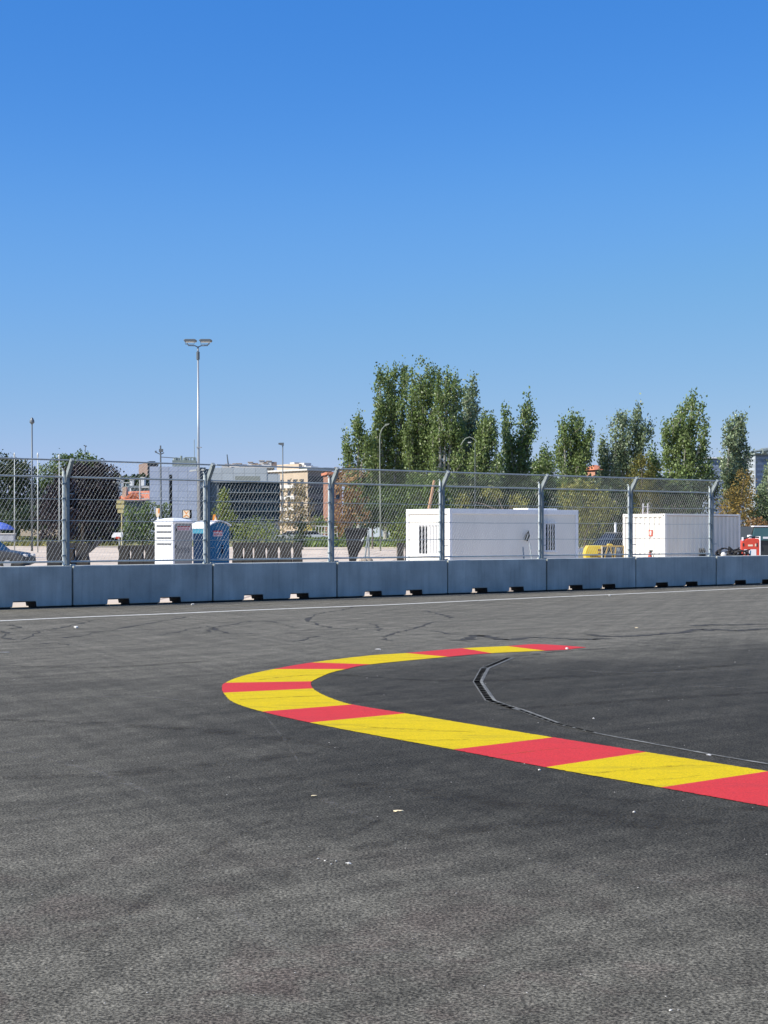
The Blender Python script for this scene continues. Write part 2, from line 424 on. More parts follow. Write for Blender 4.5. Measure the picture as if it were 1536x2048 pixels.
# ------------------------------------------------------------------ white line, cracks, drain
mb = MB()
wl = smoothline([np.array(gnd(*p))[:2] for p in [(-250,1254.5),(0,1242),(170,1234.2),(345,1227.3),(520,1219.8),(690,1213.2),(800,1208.6),(930,1202.4),(1068,1196),(1250,1188),(1400,1181.2),(1536,1175),(1800,1163)]], 6)
ribbon(mb, wl, 0.15, 0.004)
tag(mb.build('road_line', M['line']), kind='structure')
M['worn'] = mat('worn_paint', (0.24, 0.24, 0.22), 0.8, var=0.35, vscale=5)
mb = MB(); ribbon(mb, smoothline([np.array(gnd(*p))[:2] for p in [(372,1216.6),(450,1216),(560,1214.6)]], 4), 0.07, 0.004)
tag(mb.build('worn_road_line', M['worn']), kind='structure')

M['crack'] = mat('crack_seal', (0.060, 0.056, 0.046), 0.8, var=0.3, vscale=8, spec=0.15)
cracks = [
 [(703,1214),(690,1219),(672,1222),(640,1227),(615,1237),(628,1247),(655,1254),(690,1259),(725,1257)],
 [(850,1222),(872,1227),(892,1231),(900,1237)],
 [(875,1243),(850,1250),(820,1260),(790,1266),(768,1274)],
 [(735,1247),(752,1251),(757,1262)],
 [(590,1283),(610,1279),(632,1272)],
 [(768,1274),(785,1282)],
 [(185,1241),(160,1247),(120,1256),(80,1262),(45,1279)],
 [(375,1234),(340,1240),(270,1252),(190,1266),(130,1276)],
 [(500,1243),(460,1250),(425,1256),(418,1264)],
 [(320,1271),(360,1263),(400,1254)],
 [(0,1262),(14,1268),(8,1275),(30,1280)], [(14,1252),(30,1250),(38,1255),(22,1258)], [(415,1252),(440,1262),(470,1268),(520,1266)],
 [(940,1270),(900,1268),(862,1262)], [(520,1242),(560,1246),(585,1255)], [(60,1290),(110,1286),(140,1291)],
]
mb = MB()
for c in cracks:
    pts = smoothline([np.array(gnd(*p))[:2] for p in c], 5)
    pts = [p + RNG.normal(0, 0.035, 2) for p in pts]
    ribbon(mb, pts, [random.choice([0.02, 0.04, 0.07, 0.12]) * random.uniform(.6, 1.2) for _ in pts], 0.003)
tag(mb.build('road_cracks', M['crack']), kind='structure')
M['seam'] = mat('old_seam', (0.060, 0.056, 0.046), 0.8, var=0.35, vscale=4, spec=0.15)
seams = [[(905,1281),(935,1279),(948,1274),(960,1271),(985,1276),(1020,1280),(1060,1275),(1110,1277),(1180,1279),(1215,1277)],
         [(1178,1269),(1200,1272),(1250,1273),(1310,1269),(1370,1265),(1400,1259),(1425,1262)],
         [(1425,1258),(1470,1262),(1500,1259),(1560,1257)],
         [(1385,1252),(1420,1250),(1470,1250),(1560,1247)]]
mb = MB()
for c in seams:
    pts = smoothline([np.array(gnd(*p))[:2] for p in c], 7)
    pts = [p + RNG.normal(0, 0.04, 2) for p in pts]
    ribbon(mb, pts, [random.uniform(0.06, 0.34) for _ in pts], 0.0035)
tag(mb.build('asphalt_seam', M['seam']), kind='structure')

drain_px = [(1020,1315.8),(970,1337),(955.5,1364),(981,1401.5),(1036.6,1420),(1107,1446.5),(1190,1466.5),(1243.7,1477),(1355.5,1497.5),(1417.6,1509),(1536,1529),(1800,1570)]
dp = [gnd(*p) for p in drain_px]
drain = thing('slot_drain', dp[2], 'thin metal slot drain set in the dark asphalt inside the bend', 'drain')
M['concrete_edge'] = mat('drain_edge', (0.115, 0.115, 0.10), 0.85, var=0.45, vscale=8)
M['black'] = mat('black_gap', (0.006, 0.006, 0.006), 0.9, spec=0.0)
dl = dp[2]
rel = [(p.x - dl.x, p.y - dl.y) for p in dp]
mb = MB(); ribbon(mb, rel, [0.125]*4 + [0.05, 0.045, 0.04, 0.04, 0.035, 0.035, 0.035, 0.035], 0.0045); mb.build('channel', M['concrete_edge'], drain)
M['grout'] = mat('pale_grout', (0.20, 0.20, 0.18), 0.9, spec=0.05, var=0.5, vscale=5)
mb = MB(); k0 = [Vector((p[0], p[1])) for p in smoothline(rel[:6], 3)]; k1 = smoothline(rel[5:], 14)
ribbon(mb, [(p.x + 0.045, p.y) for p in k0[4:]], 0.028, 0.0065)
for i in range(len(k1) - 1):
    if random.random() < 0.8: ribbon(mb, [k1[i], k1[i+1]], random.uniform(0.012, 0.04), 0.0065)
gs_ = mb.build('grout_strip', M['grout'], drain); gs_['kind'] = 'stuff'
mb = MB()
for i in range(len(rel) - 1):
    a = Vector(rel[i] + (0,)); b = Vector(rel[i+1] + (0,)); d = (b - a); Ls = d.length; d.normalize(); nn = Vector((-d.y, d.x, 0))
    if i > 5: break
    s = 0.04
    while s < Ls - 0.1:
        g_ = 0.15
        offc = -0.012 if i < 4 else 0.0
        for sh in (0,):
            p = a + d * s + nn * (offc); q = a + d * (s + g_) + nn * (offc)
            wv = 0.034 if i < 4 else 0.014
            mb.quad((p.x+nn.x*wv, p.y+nn.y*wv, 0.007), (p.x-nn.x*wv, p.y-nn.y*wv, 0.007), (q.x-nn.x*wv, q.y-nn.y*wv, 0.007), (q.x+nn.x*wv, q.y+nn.y*wv, 0.007))
        s += 0.19
sl = mb.build('slots', M['black'], drain); sl['kind'] = 'stuff'
# tyre rubber and scuffs lying on the asphalt
def mark_mat(name, col, amt, sc, lo, hi):
    m = bpy.data.materials.new(name); m.use_nodes = True
    t = m.node_tree; N = t.nodes; L = t.links; bs = N['Principled BSDF']; bs.inputs['Base Color'].default_value = col + (1,)
    bs.inputs['Roughness'].default_value = 0.9; bs.inputs['Specular IOR Level'].default_value = 0.05
    tc = N.new('ShaderNodeTexCoord'); n = N.new('ShaderNodeTexNoise'); n.inputs['Scale'].default_value = sc; n.inputs['Detail'].default_value = 8; n.inputs['Roughness'].default_value = 0.75
    L.new(tc.outputs['Object'], n.inputs['Vector'])
    r = N.new('ShaderNodeMapRange'); r.inputs[1].default_value = lo; r.inputs[2].default_value = hi; r.inputs[4].default_value = amt
    L.new(n.outputs['Fac'], r.inputs[0]); L.new(r.outputs[0], bs.inputs['Alpha']); return m
M['rubber_mark'] = mark_mat('tyre_rubber_mark', (0.045, 0.042, 0.038), 0.30, 3.0, 0.42, 0.75)
M['scuff'] = mark_mat('pale_scuff', (0.26, 0.245, 0.21), 0.35, 9.0, 0.46, 0.72)
def marks(name, lines, m, z):
    mb = MB()
    for pts, wd in lines:
        P = smoothline([np.array(gnd(*p))[:2] for p in pts], 6); n_ = len(P)
        for o_, wf in ((0, 1.0), (0.0, 0.55)):
            ribbon(mb, P, [wd * wf * (0.25 + 0.75 * sin(pi * min(1, max(0, (k + 0.5) / n_))) ** 0.5) for k in range(n_)], z + (0.0004 if wf < 1 else 0))
    return tag(mb.build(name, m), kind='structure')
marks('tyre_marks', [([(560,1552),(760,1576),(950,1600),(1150,1622),(1350,1640),(1600,1652)], 0.40), ([(170,1905),(300,1790),(420,1700),(545,1640)], 0.10),
  ([(0,1556),(200,1549),(420,1532),(620,1505)], 0.4), ([(520,1790),(640,1700),(760,1640)], 0.09), ([(700,1700),(900,1665),(1150,1645),(1400,1660)], 0.3),
  ([(620,1345),(900,1362),(1200,1350),(1536,1325)], 0.35), ([(1000,1420),(1250,1402),(1540,1385)], 0.3), ([(0,1440),(250,1450),(500,1470),(700,1500)], 0.35),
  ([(-20,1330),(200,1335),(420,1322)], 0.3), ([(1150,1590),(1350,1612),(1560,1620)], 0.25)], M['rubber_mark'], 0.0008)
marks('pale_scuffs', [([(1060,1722),(1180,1748),(1370,1768)], 0.05), ([(640,1597),(700,1622),(745,1642)], 0.09), ([(1285,1830),(1320,1845),(1360,1868)], 0.05), ([(450,1810),(520,1860),(600,1905)], 0.06),
  ([(60,1640),(130,1612),(240,1585)], 0.08), ([(980,1330),(1250,1345),(1540,1338)], 0.12), ([(1180,1382),(1350,1372),(1540,1378)], 0.10), ([(520,1420),(570,1480),(600,1530)], 0.03),
  ([(700,1905),(800,1903),(900,1925)], 0.05), ([(0,1500),(180,1540),(330,1600)], 0.10), ([(100,1400),(260,1392),(400,1405)], 0.10), ([(640,1300),(800,1290),(1000,1262)], 0.08)], M['scuff'], 0.0018)
M['kerb_scuff'] = mark_mat('kerb_scuff', (0.20, 0.15, 0.03), 0.28, 7.0, 0.44, 0.74)
marks('kerb_scuffs', [([(700,1452),(780,1458),(870,1462),(960,1466)], 0.12), ([(760,1478),(850,1482),(940,1480)], 0.08), ([(1190,1548),(1270,1540),(1380,1532),(1450,1534)], 0.10), ([(1250,1562),(1330,1560),(1400,1552)], 0.07),
  ([(480,1400),(560,1396),(650,1392)], 0.12), ([(500,1362),(600,1352),(650,1350)], 0.14), ([(1000,1512),(1100,1500),(1180,1498)], 0.05)], M['kerb_scuff'], 0.0062)
# dotted worn trace continuing the drain to the right edge
mb = MB()
tr = smoothline([np.array(gnd(*p))[:2] for p in [(1032,1313),(1075,1308),(1120,1303),(1200,1297.5),(1270,1293),(1400,1283),(1536,1276)]], 10)
for i in range(0, len(tr) - 1):
    if random.random() < 0.62:
        ribbon(mb, [tr[i], tr[i] * 0.45 + tr[i+1] * 0.55], random.uniform(0.05, 0.12), 0.003)
tag(mb.build('road_seam', M['crack']), kind='structure')

# ------------------------------------------------------------------ grit and scraps on the asphalt
M['chip'] = mat('pale_stone_chip', (0.38, 0.36, 0.32), 0.8, island=0.35)
M['scrap'] = mat('white_scrap', (0.62, 0.60, 0.54), 0.8, var=0.08)
M['yscrap'] = mat('cream_scrap', (0.75, 0.62, 0.38), 0.8, var=0.1)
def rockverts(c, r):
    mb = MB(); n = 7
    prof = []
    return mb
mb = MB()
for _ in range(170):
    py = random.uniform(1235, 2047) if random.random() < 0.7 else random.uniform(1250, 1600)
    p = gnd(random.uniform(0, 1536), py)
    r = random.uniform(0.0018, 0.0045) * (1 + max(0, p.y - 8) * 0.05)
    ang = random.random() * 3
    k = len(mb.v); m_ = random.randint(5, 7)
    for zz, rr in ((0.001, 1.0), (r * 0.8, 0.6)):
        for s in range(m_):
            t = 2*pi*s/m_ + ang; mb.v.append((p.x + cos(t)*r*rr*random.uniform(.8, 1.5), p.y + sin(t)*r*rr, zz))
    for s in range(m_): mb.f.append((k+s, k+(s+1) % m_, k+m_+(s+1) % m_, k+m_+s))
    mb.f.append(tuple(k+m_+s for s in range(m_)))
tag(mb.build('grit', M['chip']), 'tiny pale stone chips scattered over the asphalt', 'grit', kind='stuff')

def scrap(px, py, wpx, m, label, h=0.02, asp=0.5):
    h *= 0.6; wpx *= 0.92
    p = gnd(px, py); wd = wpx / F * p.y
    o_mb = MB(); n = 9
    k = 0
    for zz, rr in ((0.0, 0.9), (h * 0.6, 1.0), (h, 0.45)):
        for s in range(n):
            t = 2*pi*s/n; o_mb.v.append((cos(t)*wd/2*rr*random.uniform(.45, 1.15), sin(t)*wd/2*asp*rr*random.uniform(.45, 1.2)*1.8, zz + (random.uniform(0, h*0.3) if zz else 0)))
    for a in range(2):
        for s in range(n): o_mb.f.append((a*n+s, a*n+(s+1) % n, (a+1)*n+(s+1) % n, (a+1)*n+s))
    o_mb.f.append(tuple(2*n+s for s in range(n)))
    o = o_mb.build('litter_scrap', m); o.location = (p.x, p.y, 0.001); tag(o, label, 'litter', 'scraps of litter on the asphalt')
scrap(697, 1728, 15, M['scrap'], 'white crumpled scrap on the foreground asphalt, largest of a short row of white bits', 0.012)
for q, (x, y, w_) in enumerate([(636,1718,6), (650,1722,5), (662,1729,5), (672,1723,5)]):
    scrap(x, y, w_, M['scrap'], 'tiny white bit ' + ['farthest left in the short row beside the crumpled scrap', 'second from the left in the row beside the crumpled scrap', 'third and lowest in the row beside the crumpled scrap', 'nearest the crumpled scrap in its short row'][q], 0.006)
scrap(797, 1622.5, 26, M['yscrap'], 'flat cream splinter lying on the asphalt below the yellow kerb stripe', 0.01, 0.35)
scrap(627, 1592, 16, M['yscrap'], 'small cream splinter on the asphalt left of the larger splinter', 0.008, 0.3)
scrap(1134, 1299, 8, M['scrap'], 'white pebble on the far red tip of the kerb', 0.04)
scrap(152, 1256, 12, M['scrap'], 'white rag on the road below the white line at the left', 0.05)
scrap(385, 1210, 9, M['scrap'], 'white litter near the foot of the barrier above the white line', 0.05)
scrap(1219, 1192, 6, M['scrap'], 'white pebble beside the white line towards the right', 0.05)
scrap(1187, 1437.5, 6, M['scrap'], 'pale pebble on the dark asphalt inside the bend', 0.015)
scrap(1079, 1541, 7, M['scrap'], 'pale pebble just outside the near red kerb stripe', 0.015)
scrap(1268, 1625, 7, M['scrap'], 'pale pebble on the foreground asphalt below the nearest yellow stripe', 0.012)
scrap(1418, 1510.5, 14, M['scrap'], 'white flake on the slot drain beside the kerb', 0.01)
scrap(1341, 2022, 8, M['scrap'], 'white chip at the bottom right of the asphalt', 0.008)
scrap(757, 1299.5, 16, M['scrap'], 'flat white scrap on the road beyond the kerb', 0.02, 0.3)
scrap(10, 1305, 30, M['worn'], 'flat grey scrap at the left edge of the road', 0.01, 0.3)
scrap(1273, 1256, 10, M['yscrap'], 'small pale scrap near the dark asphalt seam on the right', 0.02, 0.3)

# ------------------------------------------------------------------ concrete barrier blocks
def concrete_mat():
    m = bpy.data.materials.new('barrier_concrete'); m.use_nodes = True
    t = m.node_tree; N = t.nodes; L = t.links; b = N['Principled BSDF']; b.inputs['Roughness'].default_value = 0.8
    tc = N.new('ShaderNodeTexCoord'); oi = N.new('ShaderNodeObjectInfo')
    ad = N.new('ShaderNodeVectorMath'); ad.operation = 'ADD'
    sc = N.new('ShaderNodeMath'); sc.operation = 'MULTIPLY'; sc.inputs[1].default_value = 57; L.new(oi.outputs['Random'], sc.inputs[0])
    L.new(tc.outputs['Object'], ad.inputs[0]); L.new(sc.outputs[0], ad.inputs[1])
    def nz(sc_, st, det=5):
        mp = N.new('ShaderNodeMapping'); mp.inputs['Scale'].default_value = st; L.new(ad.outputs[0], mp.inputs[0])
        n = N.new('ShaderNodeTexNoise'); n.inputs['Scale'].default_value = sc_; n.inputs['Detail'].default_value = det; L.new(mp.outputs[0], n.inputs['Vector'])
        return n.outputs['Fac']
    def rg(v, a, b_, c, d):
        r = N.new('ShaderNodeMapRange'); r.inputs[1].default_value = a; r.inputs[2].default_value = b_; r.inputs[3].default_value = c; r.inputs[4].default_value = d
        L.new(v, r.inputs[0]); return r.outputs[0]
    v = rg(nz(3.2, (1, 1, 0.22)), 0.3, 0.7, 0.91, 1.08)
    for q in (rg(nz(1.3, (1, 1, 1)), 0.3, 0.7, 0.84, 1.16), rg(nz(9, (1, 1, 0.07)), 0.50, 0.74, 1.0, 0.84), rg(nz(40, (1, 1, 1)), 0.3, 0.7, 0.93, 1.07), rg(oi.outputs['Random'], 0, 1, 0.92, 1.08)):
        n = N.new('ShaderNodeMath'); n.operation = 'MULTIPLY'; L.new(v, n.inputs[0]); L.new(q, n.inputs[1]); v = n.outputs[0]
    vm = N.new('ShaderNodeVectorMath'); vm.operation = 'SCALE'; vm.inputs[0].default_value = (0.415, 0.43, 0.385); L.new(v, vm.inputs['Scale'])
    L.new(vm.outputs[0], b.inputs['Base Color'])
    bp = N.new('ShaderNodeBump'); bp.inputs['Distance'].default_value = 0.004; L.new(nz(18, (1, 1, 1)), bp.inputs['Height']); L.new(bp.outputs[0], b.inputs['Normal'])
    return m
M['concrete'] = concrete_mat()
ZB = 0.035
prof = [(0.027, ZB), (0.95, ZB), (0.97, 0.165), (1.55, 0.165), (1.57, ZB), (2.43, ZB), (2.45, 0.165), (3.03, 0.165), (3.05, ZB), (3.973, ZB), (3.973, 1.0), (0.027, 1.0)]
M['recess_shade'] = mat('painted_recess_shade', (0.02, 0.022, 0.025), 0.9)  # near-black standing in for shade in holes, joints and under the blocks
M['steel'] = mat('galvanised_steel', (0.42, 0.45, 0.42), 0.5, metal=0.15, var=0.14, vscale=7, stretch=(1, 1, 0.4))
M['steel_dark'] = mat('weathered_steel', (0.26, 0.29, 0.29), 0.55, metal=0.35, var=0.2, vscale=5)
M['tube'] = mat('sun_toned_tube', (0.62, 0.67, 0.64), 0.5, var=0.15, vscale=7)  # paled to stand in for the sunlit side of the posts
M['wire'] = mat('galvanised_wire', (0.62, 0.64, 0.60), 0.5, metal=0.1)
M['post'] = mat('shade_toned_post', (0.22, 0.25, 0.25), 0.6, var=0.18, vscale=6, spec=0.3)  # darkened, shade of the post fronts put into the colour
where = {-1: 'at the left edge, below the parasol', 0: 'below the yellow sign and white toilet', 1: 'below the blue toilet', 2: 'below the black bin and cabin window', 3: "below the cabin's grey long side", 4: 'below the yellow generator', 5: 'below the shipping container', 6: 'below the red compressor', 7: 'cut by the right edge'}
mbp = MB().prism(prof, 'y', 0, 0.58)
blk = None
for i in range(-1, 8):
    if blk is None:
        blk = thing('barrier_block', (0, 0, 0), 'x', 'barrier', 'concrete barrier blocks along the track')
        mbp.build('block', M['concrete'], blk, bevel=0.018)
        for xa, xb in ((0.10, 0.93), (1.60, 2.40), (3.08, 3.90)): MB().box(xa, 0.06, 0.0, xb, 0.52, ZB).build('foot', M['recess_shade'], blk)
        for xa, xb in ((0.97, 1.55), (2.45, 3.03)): MB().prism([(xb+0.012, ZB), (xb-0.012, 0.151), (xa+0.01, 0.151), (xa+0.01, 0.163), (xb, 0.163), (xb+0.018, ZB)], 'y', 0.012, 0.568).build('shade_liner', M['recess_shade'], blk)  # added plates on right cheek and ceiling, hole shade put into their colour
        MB().box(3.975, 0.20, 0.03, 4.025, 0.38, 0.96).build('joint_shade_fill', M['recess_shade'], blk)  # dark fill added so the open joint reads as shaded
        MB().box(0.06, 0.16, 1.0, 0.16, 0.26, 1.035).build('anchor_plate', M['steel'], blk)
        MB().box(3.84, 0.16, 1.0, 3.94, 0.26, 1.035).build('anchor_plate', M['steel'], blk)
        o = blk
    else: o = copy_tree(blk)
    p = J0 + U * (4.0 * i)
    o.location = (p.x + random.uniform(-.006, .006), p.y + random.uniform(-.008, .008), 0.0); o.rotation_euler = (0, 0, A + random.uniform(-.0012, .0012))
    o['label'] = 'grey concrete barrier block ' + where[i]

# ------------------------------------------------------------------ catch fence bays
def bend(s):      # s metres up the fabric from the bottom rail (z=1.10) -> (y offset, z)
    if s < 2.06: return (0.0, 1.10 + s)
    q = s - 2.06
    k = 0.5
    return (-q * 0.565, 3.16 + q * 0.825)
SMAX = 2.06 + 0.485
YP = 0.17
def fence_bay(i, label):
    p = J0 + U * (4.0 * i)
    t = thing('catch_fence_bay', (p.x, p.y, 1.0), label, 'fence', 'catch fence bays on the barrier', rz=A)
    dz = -1.0
    # mesh fabric: real wires, one diagonal thinned to imitate sun catching the other
    x0, x1 = 0.03, 3.82
    for sgn, rad, off in ((1, 0.0026, 0.0), (-1, 0.0006, 0.006)):
        mb = MB(); pitch = 0.100; slope = 0.60  # dx per ds
        c = x0 - SMAX * slope
        while c < x1 + SMAX * slope:
            # line x = c + sgn*slope*s
            s0, s1 = 0.0, SMAX
            def xs(s): return c + sgn * slope * s
            pts = []
            for s in (0.0, 2.06, SMAX): pts.append(s)
            # clip to x range
            lo, hi = 0.0, SMAX
            sa = (x0 - c) / (sgn * slope); sb = (x1 - c) / (sgn * slope)
            lo = max(lo, min(sa, sb)); hi = min(hi, max(sa, sb))
            if hi - lo > 0.03:
                seq = [lo] + ([2.06] if lo < 2.06 < hi else []) + [hi]
                for a_, b_ in zip(seq[:-1], seq[1:]):
                    ya, za = bend(a_); yb, zb = bend(b_)
                    mb.bar((xs(a_), YP + ya + off, za + dz), (xs(b_), YP + yb + off, zb + dz), rad, n=3 if sgn < 0 else 4, caps=False)
            c += pitch
        if sgn > 0: keep = mb
        else:
            n = len(keep.v); keep.v += mb.v; keep.f += [tuple(q + n for q in f) for f in mb.f]
    keep.build('wire_mesh', M['wire'], t)
    for nm, s, r in (('top_rail', SMAX, 0.021), ('middle_rail', 2.06, 0.022), ('bottom_rail', 0.0, 0.022)):
        y_, z_ = bend(s)
        MB().bar((0.03, YP + y_, z_ + dz), (3.84, YP + y_, z_ + dz), r, n=8).build(nm, M['steel'], t, smooth=False)
    for z in (2.62, 2.10, 1.61):
        sag = random.uniform(0.0, 0.02)
        MB().tube([(x, YP - 0.012, z + dz - sag * sin(pi * (x / 4))) for x in (0.0, 1, 2, 3, 3.95)], 0.0095, 6).build('cable', M['steel'], t)
    # end tube of the panel
    MB().bar((3.84, YP, 1.02 + dz), (3.84, YP, 3.30 + dz), 0.030, n=10).tube([(3.84, YP, 3.29+dz), (3.83, YP, 3.33+dz), (3.80, YP, 3.36+dz)], 0.018, 8).build('end_tube', M['tube'], t)
    y1, z1 = bend(2.06); y2, z2 = bend(SMAX + 0.03)
    # box section post and its tilted arm
    MB().box(3.895, YP-0.06, 0.015, 3.975, YP+0.06, z1 + dz).box(3.86, YP-0.09, 0.001, 4.01, YP+0.1, 0.0149).build('post', M['post'], t, bevel=0.004)
    d = Vector((0, y2 - y1, z2 - z1)).normalized(); nrm = Vector((0, d.z, -d.y))
    P = Vector((0, YP, z1 + dz)); Q = Vector((0, YP + y2, z2 + dz))
    a_, b_, c_, d_ = P - nrm * 0.06 - d * 0.03, P + nrm * 0.06 - d * 0.10, Q + nrm * 0.05, Q - nrm * 0.05
    MB().prism([(q.y, q.z) for q in (a_, b_, c_, d_)], 'x', 3.892, 3.978).build('post_arm', M['post'], t)
    for z in (1.25, 1.62, 2.12, 2.64, 3.0):
        MB().box(3.80, YP-0.04, z+dz-0.018, 3.905, YP+0.04, z+dz+0.018).build('clamp', M['steel_dark'], t)
    for z in (1.75, 0.42): MB().bar((3.96, YP-0.06, z), (4.08, YP-0.10, z), 0.012).build('hook', M['steel_dark'], t)
    return t
fw = {-1: 'leftmost, before the purple tree and parasol', 0: 'before the yellow sign and white toilet', 1: 'before the blue toilet and glass building', 2: 'before the black bin and cabin window', 3: "before the cabin's long grey side", 4: 'before the yellow generator', 5: 'last on the right, before the container'}
for i in range(-1, 6):
    fence_bay(i, 'steel mesh fence bay with bent top, ' + fw[i])

# ------------------------------------------------------------------ site objects behind the fence
def corner_thing(name, label, cat, pxc, Y, a, group=None, z=0.0):
    X = (pxc - HX) / F * Y
    t = thing(name, (X, Y, z), label, cat, group, rz=a)
    def Lr(px): return solveL(X, Y, cos(a), sin(a), px)
    def Ll(px): return solveL(X, Y, -sin(a), cos(a), px)
    return t, Lr, Ll
def Hof(py, Y): return CAM_H + (HY - py) / F * Y

M['white_panel'] = mat('white_cabin_panel', (0.80, 0.765, 0.68), 0.5, var=0.05, vscale=1.2, stretch=(1, 1, 0.3))
M['white_panel2'] = mat('white_frame', (0.84, 0.84, 0.83), 0.45, var=0.04)
M['glass_dark'] = mat('dark_glass', (0.015, 0.018, 0.02), 0.25, spec=0.25)
M['blind'] = mat('blind', (0.55, 0.55, 0.54), 0.6)
M['rail_dark'] = mat('dark_rail', (0.03, 0.035, 0.035), 0.6)

# ---- white site cabin
cab, Lr, Ll = corner_thing('site_cabin', 'long white site cabin with barred windows standing behind the catch fence', 'cabin', 899.5, 50.6, A)
LU = Lr(1157); LV = Ll(812); HC = 2.60
MB().box(0.05, 0.05, 0.12, LU-0.05, LV-0.05, HC-0.16).build('wall', M['white_panel'], cab)
mb = MB()
for x in (0, LU-0.12):
    for y in (0, LV-0.12): mb.box(x, y, 0.02, x+0.12, y+0.12, HC)
mb.box(0.12, 0, HC-0.17, LU-0.12, 0.09, HC-0.003).box(0.12, LV-0.09, HC-0.17, LU-0.12, LV, HC-0.003).box(0, 0.12, HC-0.17, 0.09, LV-0.12, HC-0.003).box(LU-0.09, 0.12, HC-0.17, LU, LV-0.12, HC-0.003)
mb.box(0.12, 0, 0.02, LU-0.12, 0.09, 0.16).box(0, 0.12, 0.02, 0.09, LV-0.12, 0.16)
mb.build('frame', M['white_panel2'], cab, bevel=0.01)
MB().box(0.09, 0.09, HC-0.16, LU-0.09, LV-0.09, HC-0.03).build('roof', M['white_panel2'], cab)
MB().box(LU-2.3, 0.15, HC-0.03, LU-0.9, 0.9, HC+0.05).build('roof_panel', M['white_panel2'], cab)
# window in the short lit side (local x=0 plane); y along the face
def barred_window(parent, axis, c0, c1, z0, z1, nb, nblind):
    # axis 'y': window in plane x=0.05 spanning y c0..c1 ; axis 'x': plane y=0.05
    def B(mb, u0, v0, w0, u1, v1, w1):
        if axis == 'y': mb.box(v0, u0, w0, v1, u1, w1)
        else: mb.box(u0, v0, w0, u1, v1, w1)
        return mb
    g = B(MB(), c0, 0.042, z0, c1, 0.05, z1).build('window', M['glass_dark'], parent)
    mb = MB()
    B(mb, c0-0.04, 0.012, z0-0.05, c1+0.04, 0.045, z0); B(mb, c0-0.04, 0.012, z1, c1+0.04, 0.045, z1+0.05)
    B(mb, c0-0.04, 0.012, z0, c0, 0.045, z1); B(mb, c1, 0.012, z0, c1+0.04, 0.045, z1)
    mb.build('window_frame', M['white_panel2'], g)
    if nblind:
        mb = MB(); B(mb, c0, 0.028, z0, c0+(c1-c0)*nblind, 0.036, z1); mb.build('blind', M['blind'], g)
    mb = MB()
    for k in range(nb):
        u = c0 + (c1-c0)*(k+0.5)/nb; B(mb, u-0.011, -0.05, z0-0.07, u+0.011, -0.03, z1+0.07)
    for z in (z0-0.07, z1+0.05): B(mb, c0-0.08, -0.028, z, c1+0.08, -0.008, z+0.022)
    mb.build('window_bars', M['white_panel2'], g)
def yat(px): return Ll(px)
barred_window(cab, 'y', Ll(881), Ll(836.5), 1.10, 2.02, 7, 0.62)
barred_window(cab, 'x', Lr(1092), Lr(1111), 1.20, 2.10, 4, 0)
# wall lamp and conduits on the long side
MB().tube([(Lr(1050), -0.0, 1.55), (Lr(1050), -0.06, 1.72), (Lr(1053), -0.08, 1.85), (Lr(1056), -0.06, 1.7), (Lr(1054), 0.0, 1.52)], 0.03, 8).build('wall_hose', M['rail_dark'], cab)
# props leaning on the cabin
for (a_, b_, lb) in (((1046, 1094), (1050, 1135), 'thin dark pole leaning on the cabin side, left of a pair'), ((1059, 1087), (1069, 1135), 'thin dark pole leaning on the cabin side, right of a pair')):
    pa, pb = at(a_[0], a_[1], 52.3), at(b_[0], b_[1], 51.9)
    o = MB().bar(tuple(pa), (pb.x, pb.y - 0.3, 0.02), 0.025, 8).build('pole', M['steel_dark']); tag(o, lb, 'pole')
    o.location = (0, -0.0, 0)
M['timber'] = mat('timber', (0.38, 0.22, 0.12), 0.8, var=0.2, vscale=4)
pa, pb = at(868.5, 961, 53.6), at(858, 1018, 53.4)
o = MB().bar(tuple(pb), tuple(pa), 0.06, 6, 0.045).build('timber_prop', M['timber']); tag(o, 'brown wooden prop leaning above the roof of the white cabin', 'pole')

# ---- shipping container
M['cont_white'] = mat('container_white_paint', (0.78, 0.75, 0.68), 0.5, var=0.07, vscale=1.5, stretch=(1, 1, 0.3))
M['cont_shaded'] = mat('container_white_shaded', (0.68, 0.65, 0.57), 0.5, var=0.07, vscale=1.5, stretch=(1, 1, 0.3))  # darker copy of the white, shade of the long side put into its colour
M['cont_roof'] = mat('container_roof', (0.45, 0.16, 0.12), 0.7)
con, Lr, Ll = corner_thing('shipping_container', 'white corrugated shipping container standing behind the fence on the right', 'container', 1330, 64.0, radians(39))
LU = Lr(1481); LV = Ll(1245.5); HC = 2.60
def corrug(L_, pitch, depth):
    pts = []; x = 0; n = max(2, round(L_/pitch)); p = L_/n
    for k in range(n):
        pts += [(x, 0), (x+p*0.38, 0), (x+p*0.5, depth), (x+p*0.88, depth)]; x += p
    pts.append((L_, 0)); return pts
mb = MB(); c = corrug(LU-0.24, 0.26, 0.045)
for (a_, b_) in zip(c[:-1], c[1:]):
    mb.quad((0.12+a_[0], 0.03+a_[1], 0.15), (0.12+b_[0], 0.03+b_[1], 0.15), (0.12+b_[0], 0.03+b_[1], HC-0.1), (0.12+a_[0], 0.03+a_[1], HC-0.1))
mb.box(0.12, 0.09, 0.15, LU-0.12, LV-0.06, HC-0.1)
mb.build('side_wall', M['cont_shaded'], con)
mb = MB(); c = corrug(LV-0.24, 0.28, 0.055)
for (a_, b_) in zip(c[:-1], c[1:]):
    mb.quad((0.03+a_[1], 0.12+a_[0], 0.15), (0.03+b_[1], 0.12+b_[0], 0.15), (0.03+b_[1], 0.12+b_[0], HC-0.14), (0.03+a_[1], 0.12+a_[0], HC-0.14))
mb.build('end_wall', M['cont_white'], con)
mb = MB()
